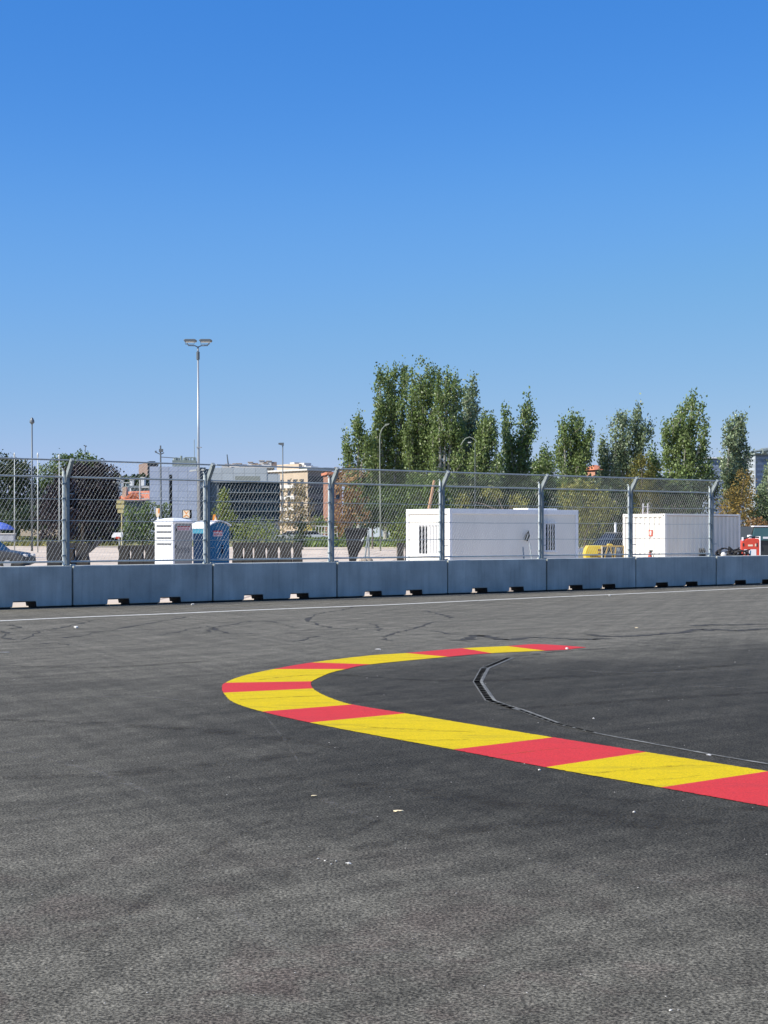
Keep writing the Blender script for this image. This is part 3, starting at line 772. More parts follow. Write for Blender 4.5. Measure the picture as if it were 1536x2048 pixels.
for x in (0, LU-0.12):
    for y in (0, LV-0.12): mb.box(x, y, 0.0, x+0.12, y+0.12, HC)
mb.box(0.12, 0.0, HC-0.08, LU-0.12, 0.08, HC-0.005).box(0.0, 0.12, HC-0.13, 0.08, LV-0.12, HC-0.005).box(0.12, 0, 0.02, LU-0.12, 0.08, 0.15).box(0, 0.12, 0.02, 0.08, LV-0.12, 0.15)
mb.build('frame', M['cont_white'], con, bevel=0.008)
MB().box(0.08, 0.08, HC-0.09, LU-0.05, LV-0.05, HC-0.012).build('roof', M['cont_roof'], con)
mb = MB()
for x in (0.012,):
    for y in (0.05, LV-0.10): mb.box(-0.004, y, HC-0.10, 0.0, y+0.05, HC-0.05)
mb.build('corner_fitting_hole', M['black'], con)
M['red_sign'] = mat('red_sign', (0.5, 0.07, 0.03), 0.5); M['sign_white'] = mat('sign_white', (0.8, 0.8, 0.78), 0.5)
ya, yb = Ll(1305), Ll(1297)
sg = MB().box(0.0, ya, 1.66, 0.028, yb, 1.92).build('notice', M['red_sign'], con)
MB().box(-0.004, ya+0.07, 1.70, -0.001, yb-0.07, 1.88).build('notice_symbol', M['sign_white'], sg)
# small things on the roof
lad = thing('ladder', at(1285, 1027, 66), 'pale ladder top sticking up behind the container roof', 'ladder')
M['alu'] = mat('aluminium', (0.7, 0.7, 0.68), 0.4, metal=0.4)
MB().bar((-0.09, 0, -2.5), (0.04, 0.05, 0.43), 0.03, 6).build('rail', M['alu'], lad); MB().bar((0.13, 0, -2.5), (0.24, 0.05, 0.43), 0.03, 6).build('rail', M['alu'], lad)
mb = MB()
for k in range(10): z = 0.3 - 0.28*k; mb.bar((0.03-0.013*k, 0.04, z), (0.24-0.013*k, 0.04, z), 0.015, 6)
mb.build('rungs', M['alu'], lad)

def extinguisher(px, py, Y, label):
    t = thing('fire_extinguisher', gnd(px, 1065 + CAM_H*F/Y), label, 'extinguisher')
    zt = Hof(py, Y)
    MB().lathe([(0, 0.0), (0.09, 0.0), (0.09, zt*0.72), (0.05, zt*0.84), (0.02, zt*0.88), (0, zt*.88)], n=14).build('cylinder', M['red_sign'], t, smooth=True)
    MB().box(-0.06, -0.02, zt*0.86, 0.08, 0.02, zt*0.9).box(-0.02, -0.02, zt*0.9, 0.12, 0.02, zt*0.96).build('valve', M['black'], t)
    MB().tube([(0.05, 0, zt*0.9), (0.14, 0, zt*0.75), (0.12, 0, zt*0.4)], 0.015, 6).build('hose', M['black'], t)
    return t
extinguisher(1300, 1098, 63.0, 'red fire extinguisher standing at the white end of the container')

# ---- portable toilets
M['wc_white'] = mat('white_plastic', (0.80, 0.82, 0.83), 0.45, var=0.05, vscale=2)
M['wc_grey'] = mat('grey_plastic', (0.25, 0.25, 0.24), 0.5, var=0.06, vscale=2)
M['wc_grey2'] = mat('dark_grey_vent', (0.10, 0.11, 0.12), 0.6)
M['wc_blue'] = mat('blue_plastic', (0.003, 0.115, 0.24), 0.7, var=0.1, vscale=2)
M['wc_blue_d'] = mat('navy_plastic', (0.005, 0.018, 0.05), 0.8, spec=0.1)
M['wc_teal'] = mat('teal_plastic', (0.03, 0.19, 0.28), 0.6)
M['sticker_red'] = mat('sticker_red', (0.45, 0.05, 0.06), 0.5); M['sticker_w'] = mat('sticker_white', (0.55, 0.45, 0.48), 0.5)
aw = radians(50)
wc, Lr, Ll = corner_thing('portable_toilet', 'white portable toilet with a grey door, behind the fence', 'toilet', 346, 59.5, aw)
LU = Lr(386.5); LV = Ll(307); HB = Hof(1044, 59.5)
mb = MB().box(0.03, 0.03, 0.12, LU-0.03, LV-0.03, HB); mb.build('cabin', M['wc_white'], wc, bevel=0.03)
mb = MB()
for k in range(4):
    z = HB - 0.17 - 0.235*k
    mb.box(0.002, 0.13, z-0.01, 0.028, LV-0.16, z+0.04)
mb.build('vent_louvres', M['wc_grey2'], wc)
mb = MB()
for k in range(4):
    z = HB - 0.17 - 0.235*k
    mb.box(0.004, 0.10, z+0.05, 0.029, LV-0.12, z+0.14)
mb.build('moulded_ribs', M['wc_white'], wc, bevel=0.015)
# door on the shaded side
door = MB().prism([(0.12, 0.14), (LU-0.06, 0.14), (LU-0.06, HB-0.05), (0.22, HB-0.05), (0.14, HB-0.10), (0.12, HB-0.2)], 'y', 0.002, 0.028).build('door', M['wc_grey'], wc)
zz = HB - 0.33
sk = MB().box(0.22, -0.006, zz, LU-0.14, -0.001, zz+0.13).build('sticker', M['sticker_w'], door)
MB().box(0.22, -0.010, zz+0.13, LU-0.14, -0.001, zz+0.165).build('sticker_band', M['sticker_red'], sk)
mb = MB()
for k in range(9):
    xx = 0.26 + k*(LU-0.48)/9; mb.box(xx, -0.009, zz+0.03, xx+0.03, -0.006, zz+0.09)
mb.build('sticker_writing', M['sticker_red'], sk)
mb = MB()
for k in range(4):
    x_ = 0.20 + k*(LU-0.36)/4
    mb.prism([(x_, 1.02), (x_+0.1, 1.02), (x_+0.17, 1.22), (x_+0.07, 1.22)], 'y', -0.004, 0.001)
mb.build('door_vent', M['wc_grey2'], door)
MB().box(0.125, -0.03, 1.18, 0.16, 0.001, 1.32).box(0.14, -0.02, HB-0.34, 0.18, 0.001, HB-0.24).build('door_latch', M['black'], door)
# curved roof, barrel vault falling to the sides
def vault(x0, x1, y0, y1, z0, rise, n=10):
    mb = MB(); P = []
    for k in range(n+1):
        t = k/n; P.append((y0 + (y1-y0)*t, z0 + rise*(1-(2*t-1)**2)))
    P = [(y0, z0-0.05)] + P + [(y1, z0-0.05)]
    return mb.prism(P, 'x', x0, x1)
rf = MB(); 
rf.lathe([(0.0, 0.17), (0.3, 0.155), (0.55, 0.09), (0.66, 0.03), (0.68, 0.0), (0.66, -0.05), (0.0, -0.05)], n=32)
# square off the dome into the plan of the cabin
vv = []
for (x, y, z) in rf.v:
    r = math.hypot(x, y); m_ = max(abs(x), abs(y)) or 1
    k = (r / m_) if r > 0 else 1
    k = 1 + (k-1)*0.85
    vv.append((LU/2 + x*k*(LU/2+0.03)/0.68, LV/2 + y*k*(LV/2+0.03)/0.68, HB + z))
rf.v = vv
rf.build('roof', M['wc_white'], wc)
MB().bar((0.12, LV-0.14, HB+0.02), (0.12, LV-0.14, HB+0.19), 0.05, 10, 0.03).build('vent_pipe', M['wc_white'], wc)

ab = radians(44)
wb, Lr, Ll = corner_thing('portable_toilet', 'blue portable toilet with a white roof, right of the white one', 'toilet', 419, 62.0, ab)
LU = Lr(461); LV = Ll(384); HB = Hof(1052, 62.0)
MB().box(0.03, 0.0301, 0.12, LU-0.03, LV-0.03, HB-0.02).build('cabin', M['wc_blue'], wb, bevel=0.02)
# gabled upper wall on the shaded face
P = [(0.03, HB-0.06)] + [(0.03 + (LU-0.06)*t, HB - 0.02 + 0.17*(1-abs(2*t-1)**1.8)) for t in [k/10 for k in range(11)]] + [(LU-0.03, HB-0.06)]
MB().prism(P, 'y', 0.032, LV-0.03).build('gable', M['wc_blue'], wb)
P2 = [(-0.02 + (LU+0.04)*t, HB - 0.0 + 0.18*(1-abs(2*t-1)**1.8)) for t in [k/10 for k in range(11)]]
P2 = P2 + [(x, z+0.045) for x, z in reversed(P2)]
MB().prism(P2, 'y', -0.05, LV+0.04).build('roof', M['wc_white'], wb)
# sunlit front: white fascia, teal band, dark doorway
MB().box(-0.03, 0.0, HB-0.10, 0.0, LV+0.02, HB+0.10).build('fascia', M['wc_white'], wb)
MB().box(0.0, 0.1, HB-0.30, 0.028, LV-0.05, HB-0.11).build('lintel', M['wc_teal'], wb)
MB().box(0.004, 0.17, 0.2, 0.028, LV-0.08, HB-0.30).build('doorway', M['wc_blue_d'], wb)
mb = MB()
for k in range(7):
    x = 0.14 + k*(LU-0.28)/6; mb.box(x-0.012, 0.02, 0.2, x+0.012, 0.0299, HB-0.12)
mb.build('wall_ribs', M['wc_blue'], wb)
sk = MB().box(0.20, 0.005, HB-0.42, 0.66, 0.018, HB-0.24).build('sticker', M['sticker_w'], wb)
MB().box(0.20, 0.002, HB-0.24, 0.66, 0.018, HB-0.185).build('sticker_band', M['sticker_red'], sk)
mb = MB()
for k in range(7): mb.box(0.23+k*0.06, 0.001, HB-0.38, 0.26+k*0.06, 0.004, HB-0.29)
mb.build('sticker_writing', M['sticker_red'], sk)
MB().lathe([(0.0, 0), (0.045, 0), (0.045, 0.2), (0, 0.2)], (LU*0.62, 0.012, 0.95), 10).lathe([(0, 0), (0.04, 0), (0.04, 0.08), (0, 0.08)], (LU*0.62, 0.012, 1.22), 10).build('dispenser', M['wc_blue_d'], wb)

# ---- orange signs behind the toilets
M['orange'] = mat('orange_sign', (0.75, 0.27, 0.03), 0.5, var=0.1); M['cream'] = mat('cream_face', (0.85, 0.72, 0.52), 0.5)
sg = thing('orange_sign', at(374, 1065+CAM_H*F/66, 66), 'square orange and cream sign with black surround above the white toilet roof', 'sign')
z0, z1 = Hof(1037, 66), Hof(1019.5, 66)
MB().bar((0, 0.05, 0), (0, 0.05, z0), 0.03).build('post', M['steel_dark'], sg)
MB().box(-0.2, 0, z0, 0.2, 0.05, z1).build('case', M['black'], sg)
fc = MB().box(-0.17, -0.006, z0+0.03, 0.11, 0, z1-0.03).build('face', M['cream'], sg)
MB().prism([(-0.15, z0+0.05), (-0.02, z0+0.12), (0.09, z0+0.04), (0.09, z0+0.08), (-0.02, z0+0.17), (-0.15, z0+0.09)], 'y', -0.01, -0.007).prism([(-0.14, z1-0.05), (-0.09, z1-0.05), (-0.03, z1-0.14), (0.03, z1-0.06), (0.08, z1-0.06), (-0.03, z1-0.2)], 'y', -0.01, -0.007).build('emblem', M['orange'], fc)
sg = thing('orange_sign', at(315.5, 1065+CAM_H*F/66, 66), 'narrow cream and orange beacon above the left corner of the white toilet', 'sign')
z0, z1 = Hof(1034, 66), Hof(1016.5, 66)
MB().bar((0, 0, 0), (0, 0, z0), 0.025).build('post', M['steel_dark'], sg)
MB().prism([(-0.05, z0), (0.04, z0), (0.09, z0+0.12), (0.08, z1), (-0.07, z1), (-0.08, z0+0.14)], 'y', -0.03, 0.03).build('face', M['cream'], sg)
MB().box(0.02, -0.036, z0+0.16, 0.08, -0.03, z1-0.01).build('edge_stripe', M['orange'], sg)
sg = thing('orange_sign', at(430, 1065+CAM_H*F/68, 68), 'small orange and cream sign above the roof of the blue toilet', 'sign')
z0, z1 = Hof(1043, 68), Hof(1029, 68)
MB().bar((0, 0, 0), (0, 0, z0), 0.025).build('post', M['steel_dark'], sg)
MB().prism([(-0.12, z0), (0.12, z0), (0.02, z1), (-0.08, z1)], 'y', -0.03, 0.03).build('face', M['orange'], sg)
MB().prism([(-0.03, z0+0.03), (0.09, z0+0.02), (0.0, z1-0.06)], 'y', -0.036, -0.031).build('emblem', M['cream'], sg)

# ---- yellow sign stack and small tripod sign
M['ysign'] = mat('faded_yellow_sign', (0.42, 0.37, 0.16), 0.6, var=0.1)
sp = thing('direction_sign', at(240, 1065+CAM_H*F/130, 130), 'post with stacked faded yellow direction boards beside the purple tree', 'sign')
for (ya, yb, xa, xb) in ((999, 1007, -0.28, 0.36), (1009, 1017, -0.32, 0.36), (1019, 1026, -0.2, 0.3)):
    MB().box(xa, -0.05, Hof(yb, 130), xb, 0, Hof(ya, 130)).build('board', M['ysign'], sp)
MB().bar((0.14, 0.06, 0), (0.14, 0.06, Hof(998, 130)), 0.06).build('post', M['ysign'], sp)
sp = thing('roadworks_sign', at(238, 1065+CAM_H*F/88, 88), 'small pale sign on thin tripod legs left of the dark blocks', 'sign')
MB().prism([(-0.42, 1.62), (-0.30, 1.80), (0.22, 1.82), (0.22, 1.55), (-0.42, 1.52)], 'y', -0.02, 0.02).build('board', M['sign_white'], sp)
MB().box(-0.18, -0.03, 1.46, 0.04, -0.021, 1.57).build('panel', M['red_sign'], sp)
MB().bar((-0.02, 0, 1.55), (0.12, -0.2, 0), 0.02).bar((0.12, 0, 2.0), (0.28, -0.2, 0), 0.02).bar((0, 0, 1.55), (0.1, 0.5, 0), 0.02).build('legs', M['steel'], sp)

# ---- rows of dark rubber blocks, waisted so that light shows between them
M['rubber'] = mat('dark_rubber', (0.018, 0.016, 0.014), 0.8, col2=(0.042, 0.037, 0.031), vscale=2.5)
def waist_block(Y, w_px, h, side):
    wd = w_px / F * Y
    hw = wd/2
    g_ = 0.18*wd
    P = [(-hw, 0), (hw, 0), (hw-0.005, 0.45), (hw-g_*0.5, 0.66), (hw-g_*0.62, 0.9), (hw-g_*0.3, h-0.24), (hw-0.004, h-0.16), (hw-0.02, h), (-hw+0.02, h), (-hw+0.004, h-0.16), (-hw+g_*0.3, h-0.24), (-hw+g_*0.62, 0.9), (-hw+g_*0.5, 0.66), (-hw+0.005, 0.45)]
    return MB().prism(P, 'y', -0.25, 0.25)
blk = None
rowlab = [('row beside the first fence post', [(110, 28), (138, 28), (165, 28)], 1086), ('middle row left of the white toilet', [(249, 24), (275, 28), (303, 28)], 1090),
          ('row right of the blue toilet', [(476, 22), (497, 19), (520, 26), (545, 25), (571, 26), (595, 20)], 1085), ('pair beside the cabin end', [(801, 15), (817, 16)], 1086)]
ordn = ['first', 'second', 'third', 'fourth', 'fifth', 'sixth']
for lab, items, ytop in rowlab:
    for k, (px, wp) in enumerate(items):
        Y = 74.0
        if blk is None:
            blk = waist_block(Y, 28, Hof(1087, 74), 0).build('rubber_block', M['rubber'], bevel=0.02); o = blk
        else: o = blk.copy(); COL.objects.link(o)
        o.location = (at(px, 1100, Y).x, Y, 0); o.scale = (wp/28.0, 1, Hof(ytop + random.uniform(-.6, .6), 74)/Hof(1087, 74)); 
        tag(o, 'dark waisted block, %s in the %s' % (ordn[k], lab), 'barrier block', 'dark rubber blocks behind the fence')
# leaning black beam
t = MB().bar(tuple(gnd(128, 1065+CAM_H*F/72)), tuple(at(203, 1079, 72)), 0.17, 4, 0.15).build('black_beam', mat('black_rubber', (0.014, 0.014, 0.015), 0.7)); tag(t, 'black beam leaning up to the right behind the first fence post', 'beam')
M['black_rubber'] = bpy.data.materials['black_rubber']
o = MB().prism([(-0.22, 0), (0.3, 0), (0.34, 0.5), (0.34, 1.38), (-0.34, 1.38), (-0.34, 0.62)], 'y', -0.4, 0.4).build('black_crate', M['black_rubber'], bevel=0.03)
o.location = (at(111, 1100, 71.5).x, 71.5, 0); tag(o, 'black upright crate at the left end of the dark blocks', 'crate')

# ---- black tapered bin and small stand
bn = thing('black_bin', at(712, 1065+CAM_H*F/64, 64), 'large black funnel shaped bin tapering to its foot', 'bin')
zt = Hof(1056, 64)
def tap(prof, cx=0.0, cy=0.0):
    mb = MB()
    for (z0, l0, r0), (z1, l1, r1) in zip(prof[:-1], prof[1:]):
        n = len(mb.v); d0, d1 = (r0-l0)/2*0.8, (r1-l1)/2*0.8
        mb.v += [(l0,-d0,z0),(r0,-d0,z0),(r0,d0,z0),(l0,d0,z0),(l1,-d1,z1),(r1,-d1,z1),(r1,d1,z1),(l1,d1,z1)]
        mb.f += [(n,n+1,n+5,n+4),(n+1,n+2,n+6,n+5),(n+2,n+3,n+7,n+6),(n+3,n,n+4,n+7)]
    return mb
s_ = 64/F
tap([(0.0, -12*s_, -5*s_), (0.5, -13*s_, -2*s_), (0.95, -15*s_, 5*s_), (1.25, -18*s_, 14*s_), (zt-0.1, -22*s_, 20*s_)]).build('hopper', M['black_rubber'], bn)
MB().box(-24*s_, -0.42, zt-0.1, 26*s_, 0.42, zt).build('rim', M['black_rubber'], bn, bevel=0.02)
MB().prism([(10*s_, 1.60-0.12), (14*s_, 1.60-0.02), (17*s_, 1.66), (15*s_, 1.52), (12*s_, 1.42)], 'y', -0.40, -0.385).build('label_plate', M['sign_white'], bn)
st = thing('stand', at(733, 1065+CAM_H*F/95, 95), 'grey trestle stand with rubble at its foot, right of the black bin', 'stand')
s2 = 95/F
MB().bar((-4*s2, 0, 0), (3*s2, 0, 1.65), 0.05).bar((5*s2, 0, 0), (4*s2, 0, 1.9), 0.05).bar((-6*s2, 0, 0.3), (6*s2, 0, 0.3), 0.04).bar((-4*s2, 0, 0.9), (6*s2, 0, 0.9), 0.04).build('frame', M['steel_dark'], st)
M['rubble'] = mat('rubble', (0.4, 0.33, 0.25), 0.9, island=0.5)
mb = MB()
for k in range(14):
    x = random.uniform(-14, 8)*s2; r = random.uniform(0.08, 0.2)
    mb.lathe([(0.0, 0), (r, 0), (r*0.9, r*0.7), (r*0.3, r*1.1), (0, r*1.15)], (x, random.uniform(-.3, .3), 0.5), 6)
o = mb.build('rubble_heap', M['rubble']); o.location = (st.location.x, st.location.y - 0.3, -0.5); tag(o, 'low heap of pale rubble at the foot of the trestle stand', 'rubble')

# ---- yellow generator
M['gen_y'] = mat('yellow_machine_paint', (0.72, 0.50, 0.02), 0.4, var=0.08, vscale=3)
M['gen_o'] = mat('ochre_frame', (0.42, 0.26, 0.05), 0.5, var=0.15); M['gen_g'] = mat('grey_engine', (0.22, 0.24, 0.26), 0.5, var=0.2, vscale=6)
Yg = 57.0; s3 = Yg/F
gn = thing('generator', at(1210, 1065+CAM_H*F/Yg, Yg), 'yellow generator with an open ochre frame between cabin and container', 'generator')
zt = Hof(1091, Yg); zb = 0.72
xl, xm, xr = (1174-1210)*s3, (1205-1210)*s3, (1248-1210)*s3
P = [(xl+0.06, zb), (xm, zb), (xm, zt), (xl+0.05, zt), (xl-0.03, zt-0.12), (xl-0.07, (zt+zb)/2), (xl-0.03, zb+0.1)]
hs_ = MB().prism(P, 'y', 0, 0.75).build('housing', M['gen_y'], gn, bevel=0.025)
mb = MB()
for k in range(3): z = zb+0.12+k*0.14; mb.box(xm-0.17, -0.012, z, xm-0.06, -0.002, z+0.08)
for k in range(5): mb.box(xl+0.12+k*0.06, -0.010, zb+0.18, xl+0.15+k*0.06, -0.002, zb+0.25)
mb.build('markings', mat('brown_marking', (0.16, 0.06, 0.02), 0.6), hs_)
MB().box(xm-0.05, -0.006, zb, xm, -0.002, zt-0.03).build('edge_panel', M['cream'], hs_)
mb = MB()
mb.box(xm+0.01, 0, zt-0.05, xr, 0.05, zt).box(xm+0.01, 0.7, zt-0.05, xr, 0.75, zt).box(xr-0.04, 0, zb, xr, 0.05, zt-0.05)
for x0, x1 in ((xm+0.05, xm+0.2), (xm+0.42, xm+0.3), (xm+0.45, xm+0.5)):
    mb.bar((x0, 0.02, zb), (x1, 0.02, zt-0.05), 0.028, 6)
mb.build('frame', M['gen_o'], gn)
MB().box(xm+0.12, 0.2, zb, xm+0.4, 0.6, zb+0.35).box(xm+0.5, 0.15, zb+0.12, xr-0.1, 0.6, zt-0.1).build('engine', M['gen_g'], gn, bevel=0.03)
MB().box(xm, 0.62, zb, xr-0.05, 0.68, zt-0.08).build('back_panel', M['rail_dark'], gn)
MB().box(xl, 0.02, 0.0, xr, 0.7, zb-0.06).build('base_tank', mat('pale_base', (0.6, 0.45, 0.28), 0.6), gn)
MB().prism([(xm+0.2, zt), (xm+0.42, zt), (xm+0.36, zt+0.06), (xm+0.25, zt+0.07)], 'y', 0.1, 0.4).build('lifting_eye', M['gen_y'], gn)

# ---- red compressor
M['red_m'] = mat('red_machine_paint', (0.66, 0.075, 0.04), 0.4, var=0.1, vscale=3)
Yc = 71.0; s4 = Yc/F
cp = thing('compressor', at(1503, 1065+CAM_H*F/Yc, Yc), 'red compressor cabinet with white corner frame right of the container', 'compressor')
zt = Hof(1077, Yc); xl, xr = (1483-1503)*s4, (1519-1503)*s4
P = [(xl, 0.2), (xr, 0.2), (xr, zt-0.08), (xr-0.06, zt), (xl+0.28, zt), (xl+0.1, zt-0.1), (xl, zt-0.16)]
bd = MB().prism(P, 'y', 0, 0.8).build('body', M['red_m'], cp, bevel=0.03)
MB().box(xl+0.30, -0.008, zt-0.36, xl+0.52, -0.001, zt-0.28).box(xl+0.62, -0.008, zt-0.36, xl+0.68, -0.001, zt-0.24).build('plate', M['cream'], bd)
MB().box(xl+0.34, -0.008, zt-0.86, xl+0.68, -0.001, zt-0.5).box(xl+0.12, -0.008, zt-0.68, xl+0.26, -0.001, zt-0.5).build('label_plate', M['sign_white'], bd)
MB().prism([(xl+0.37, zt-0.80), (xl+0.42, zt-0.80), (xl+0.44, zt-0.56), (xl+0.39, zt-0.56)], 'y', -0.012, -0.0085).build('blue_mark', M['wc_blue'], bd)
MB().box(xl+0.06, -0.01, zt-0.36, xl+0.12, 0.001, zt-0.22).box(xl+0.7, -0.01, zt-0.38, xl+0.74, 0.001, zt-0.2).box(xl+0.28, -0.01, zt-0.72, xl+0.32, 0.001, zt-0.5).build('vent', M['rail_dark'], bd)
MB().box(xr+0.002, -0.02, 0.1, xr+0.05, 0.82, zt+0.1).box(xl+0.02, -0.02, zt-0.1, xl+0.1, 0.05, zt+0.06).build('corner_frame', M['white_panel2'], cp, bevel=0.01)
MB().tube([(xl+0.05, 0.1, zt+0.02), (xl+0.2, 0.1, zt-0.02), (xl+0.4, 0.1, zt+0.08), (xr, 0.1, zt+0.05)], 0.035, 8).build('hose', M['rail_dark'], cp, smooth=True)
# pile of black hoses and scrap
mb = MB()
random.seed(5)
for k in range(22):
    c = Vector((random.uniform(-0.5, 0.6), random.uniform(-0.3, 0.3), random.uniform(0.62, 1.0))); pts = []
    r = random.uniform(0.1, 0.3); ph = random.uniform(0, 6); tl = random.uniform(-1, 1)
    for q in range(9):
        a = ph + q*0.55; pts.append(c + Vector((cos(a)*r, sin(a)*r*0.5*tl, sin(a)*r*0.55)))
    mb.tube(pts, random.uniform(0.02, 0.045), 6)
for k in range(7):
    a_ = Vector((random.uniform(-0.7, 0.5), random.uniform(-.2, .2), random.uniform(0.7, 1.0))); mb.bar(a_, a_ + Vector((random.uniform(0.2, 0.5), 0, random.uniform(-0.12, 0.3))), 0.025, 5)
mb.box(-0.75, -0.3, 0, 0.65, 0.4, 0.62); mb.prism([(0.0, 0.62), (0.35, 0.62), (0.2, 1.0), (-0.05, 1.22), (-0.08, 0.9)], 'y', 0, 0.3)
o = mb.build('hose_pile', M['black_rubber']); o.location = (at(1462, 1100, 64.5).x, 64.5, 0); tag(o, 'tangled pile of black hoses between container and red compressor', 'hoses')
o = MB().lathe([(0, 0), (0.1, 0.0), (0.12, 0.12), (0.07, 0.2), (0, 0.22)], n=10).build('white_bag', M['scrap']); o.location = (at(1447, 1100, 63.8).x, 63.8, 0.78); tag(o, 'small white bag in front of the black hose pile', 'bag')
o = MB(); 
for k in range(3): o.prism([(-0.11+k*0.09, 0), (0.0+k*0.09, 0), (0.0+k*0.09, 1.08), (-0.06+k*0.09, 1.2)], 'y', -0.1+k*0.04, 0.1+k*0.04)
o.box(-0.16, -0.2, 0, 0.24, 0.24, 0.84)
o = o.build('black_stakes', M['black_rubber']); o.location = (at(1402, 1100, 60.5).x, 60.5, 0); tag(o, 'bundle of short black stakes in front of the container side', 'stakes')

# ---- vehicles
M['silver'] = mat('silver_car_paint', (0.38, 0.40, 0.42), 0.3, metal=0.5, coat=0.5); M['white_car'] = mat('white_car_paint', (0.75, 0.77, 0.80), 0.3, coat=0.5)
M['olive_car'] = mat('olive_car_paint', (0.12, 0.12, 0.10), 0.4, coat=0.3); M['tyre'] = mat('tyre', (0.02, 0.02, 0.02), 0.8); M['rim'] = mat('rim', (0.5, 0.5, 0.5), 0.35, metal=0.7)
M['van_glass'] = mat('teal_glass', (0.06, 0.14, 0.15), 0.15); M['lamp_glass'] = mat('lamp_glass', (0.7, 0.7, 0.68), 0.15)
def car(loc, rz, paint, label, name='parked_car', cat='car', suv=False):
    t = thing(name, loc, label, cat, rz=rz)
    L_, W_, H_ = (4.6, 1.85, 1.82) if suv else (4.3, 1.76, 1.46)
    b = 0.98 if suv else 0.86
    body = [(-L_/2, 0.35), (-L_/2+0.05, 0.75), (-L_/2+0.15, b), (L_*0.18, b+0.02), (L_/2-0.35, b-0.14), (L_/2-0.02, b-0.3), (L_/2, 0.35), (L_/2-0.3, 0.22), (-L_/2+0.3, 0.22)]
    MB().prism(body, 'y', -W_/2, W_/2).build('body', paint, t, bevel=0.06, seg=3)
    x0, x1, x2, x3 = -L_/2+0.25, -L_/2+0.75, L_*0.02, L_*0.23
    mb = MB(); n = 0
    z0, z1 = b-0.03, H_
    lo = [(x0, -W_/2+0.06), (x3, -W_/2+0.06), (x3, W_/2-0.06), (x0, W_/2-0.06)]; hi = [(x1, -W_/2+0.24), (x2, -W_/2+0.24), (x2, W_/2-0.24), (x1, W_/2-0.24)]
    mb.v = [(x, y, z0) for x, y in lo] + [(x, y, z1-0.05) for x, y in hi]
    mb.f = [(0,1,5,4),(1,2,6,5),(2,3,7,6),(3,0,4,7),(4,5,6,7)]
    mb.build('windows', M['glass_dark'], t)
    MB().box(x1-0.03, -W_/2+0.22, z1-0.06, x2+0.03, W_/2-0.22, z1).build('roof', paint, t, bevel=0.03)
    for x in (-L_/2+0.82, L_/2-0.85):
        for s in (-1, 1):
            wlo = thing('wheel', (x, s*(W_/2-0.1), 0.32), None, None); wlo.parent = t
            MB().bar((0, -0.11, 0), (0, 0.11, 0), 0.32, 18).build('tyre', M['tyre'], wlo); MB().bar((0, -0.118, 0), (0, 0.118, 0), 0.19, 14).build('rim', M['rim'], wlo)
    for s in (-1, 1):
        MB().box(L_/2-0.14, s*0.62-0.16, b-0.33, L_/2+0.005, s*0.62+0.16, b-0.2).build('headlight', M['lamp_glass'], t, bevel=0.02)
    return t
Yk = 235
ZK = 0.6
car(at(577, 1065+(CAM_H-ZK)*F/Yk, Yk), radians(165), M['silver'], 'silver parked car beyond the dark blocks, left of the white car')
car(at(628, 1065+(CAM_H-ZK)*F/Yk, Yk), radians(14), M['white_car'], 'white parked car half hidden on the grass verge')
car(at(1226, 1065+CAM_H*F/88, 88), radians(205), M['olive_car'], 'dark olive off-road car behind the yellow generator', 'off_road_car', 'car', True)
for px, lb in ((1231, 'white post standing behind the dark off-road car'),):
    o = MB().bar(tuple(at(px, 1065+CAM_H*F/90, 90)), tuple(at(px, 1045, 90)), 0.07, 8).build('bollard_post', M['sign_white']); tag(o, lb, 'post')
# van with teal windscreen on the right edge
vn = thing('van', at(1536, 1065+CAM_H*F/76, 76), 'dark van with a pale teal windscreen behind the red compressor', 'van', rz=radians(8))
zt = Hof(1053, 76)
MB().prism([(-0.95, 0.3), (1.15, 0.3), (1.15, zt), (-0.72, zt), (-0.95, 1.45)], 'y', 0.1, 4.6).build('body', M['rail_dark'], vn, bevel=0.05)
MB().prism([(-0.82, 1.42), (0.95, 1.42), (0.82, zt-0.06), (-0.68, zt-0.06)], 'y', 0.02, 0.09).build('windscreen', M['van_glass'], vn)
MB().box(-0.75, 0.0, zt-0.02, 1.1, 0.3, zt+0.04).build('roof_edge', M['white_panel2'], vn)
MB().box(-0.25, 0.005, 1.50, 0.1, 0.018, 1.6).build('plate', M['sign_white'], vn)
MB().lathe([(0, 0), (0.12, 0), (0.12, 0.16), (0, 0.18)], (-0.95, 0.0, 1.52), 10).build('mirror', M['sign_white'], vn)
for x in (-0.75, 0.95): MB().bar((x-0.12, 0.9, 0.34), (x+0.12, 0.9, 0.34), 0.34, 16).build('wheel', M['tyre'], vn)
o = MB().box(-1.6, 0, 0, 2.6, 0.05, Hof(1056, 82)).build('screen_fence', M['rail_dark']); o.location = (at(1520, 1100, 82).x, 82, 0); tag(o, 'black windbreak screen right of the shipping container', 'fence')

# ---- distant white van / marquee by the verge
M['tent'] = mat('white_canvas', (0.7, 0.75, 0.8), 0.6, var=0.06)
vt = thing('box_van', at(758, 1065+CAM_H*F/235, 235), 'white box van parked beyond the verge, seen through the fence', 'van')
s5 = 235/F
MB().prism([(-24*s5, 0.6), (2*s5, 0.6), (2*s5, Hof(1053, 235)), (-22*s5, Hof(1054.5, 235))], 'y', 0, 4).build('box', M['tent'], vt, bevel=0.05)
MB().prism([(2.2*s5, 0.6), (22*s5, 0.6), (22*s5, Hof(1066, 235)), (16*s5, Hof(1054, 235)), (2.2*s5, Hof(1053.5, 235))], 'y', 0.2, 3.8).build('cab', M['tent'], vt, bevel=0.05)
MB().prism([(10*s5, 1.5), (18*s5, 1.5), (15*s5, Hof(1057, 235)), (10*s5, Hof(1057, 235))], 'y', 0.14, 0.2).build('window', M['glass_dark'], vt)
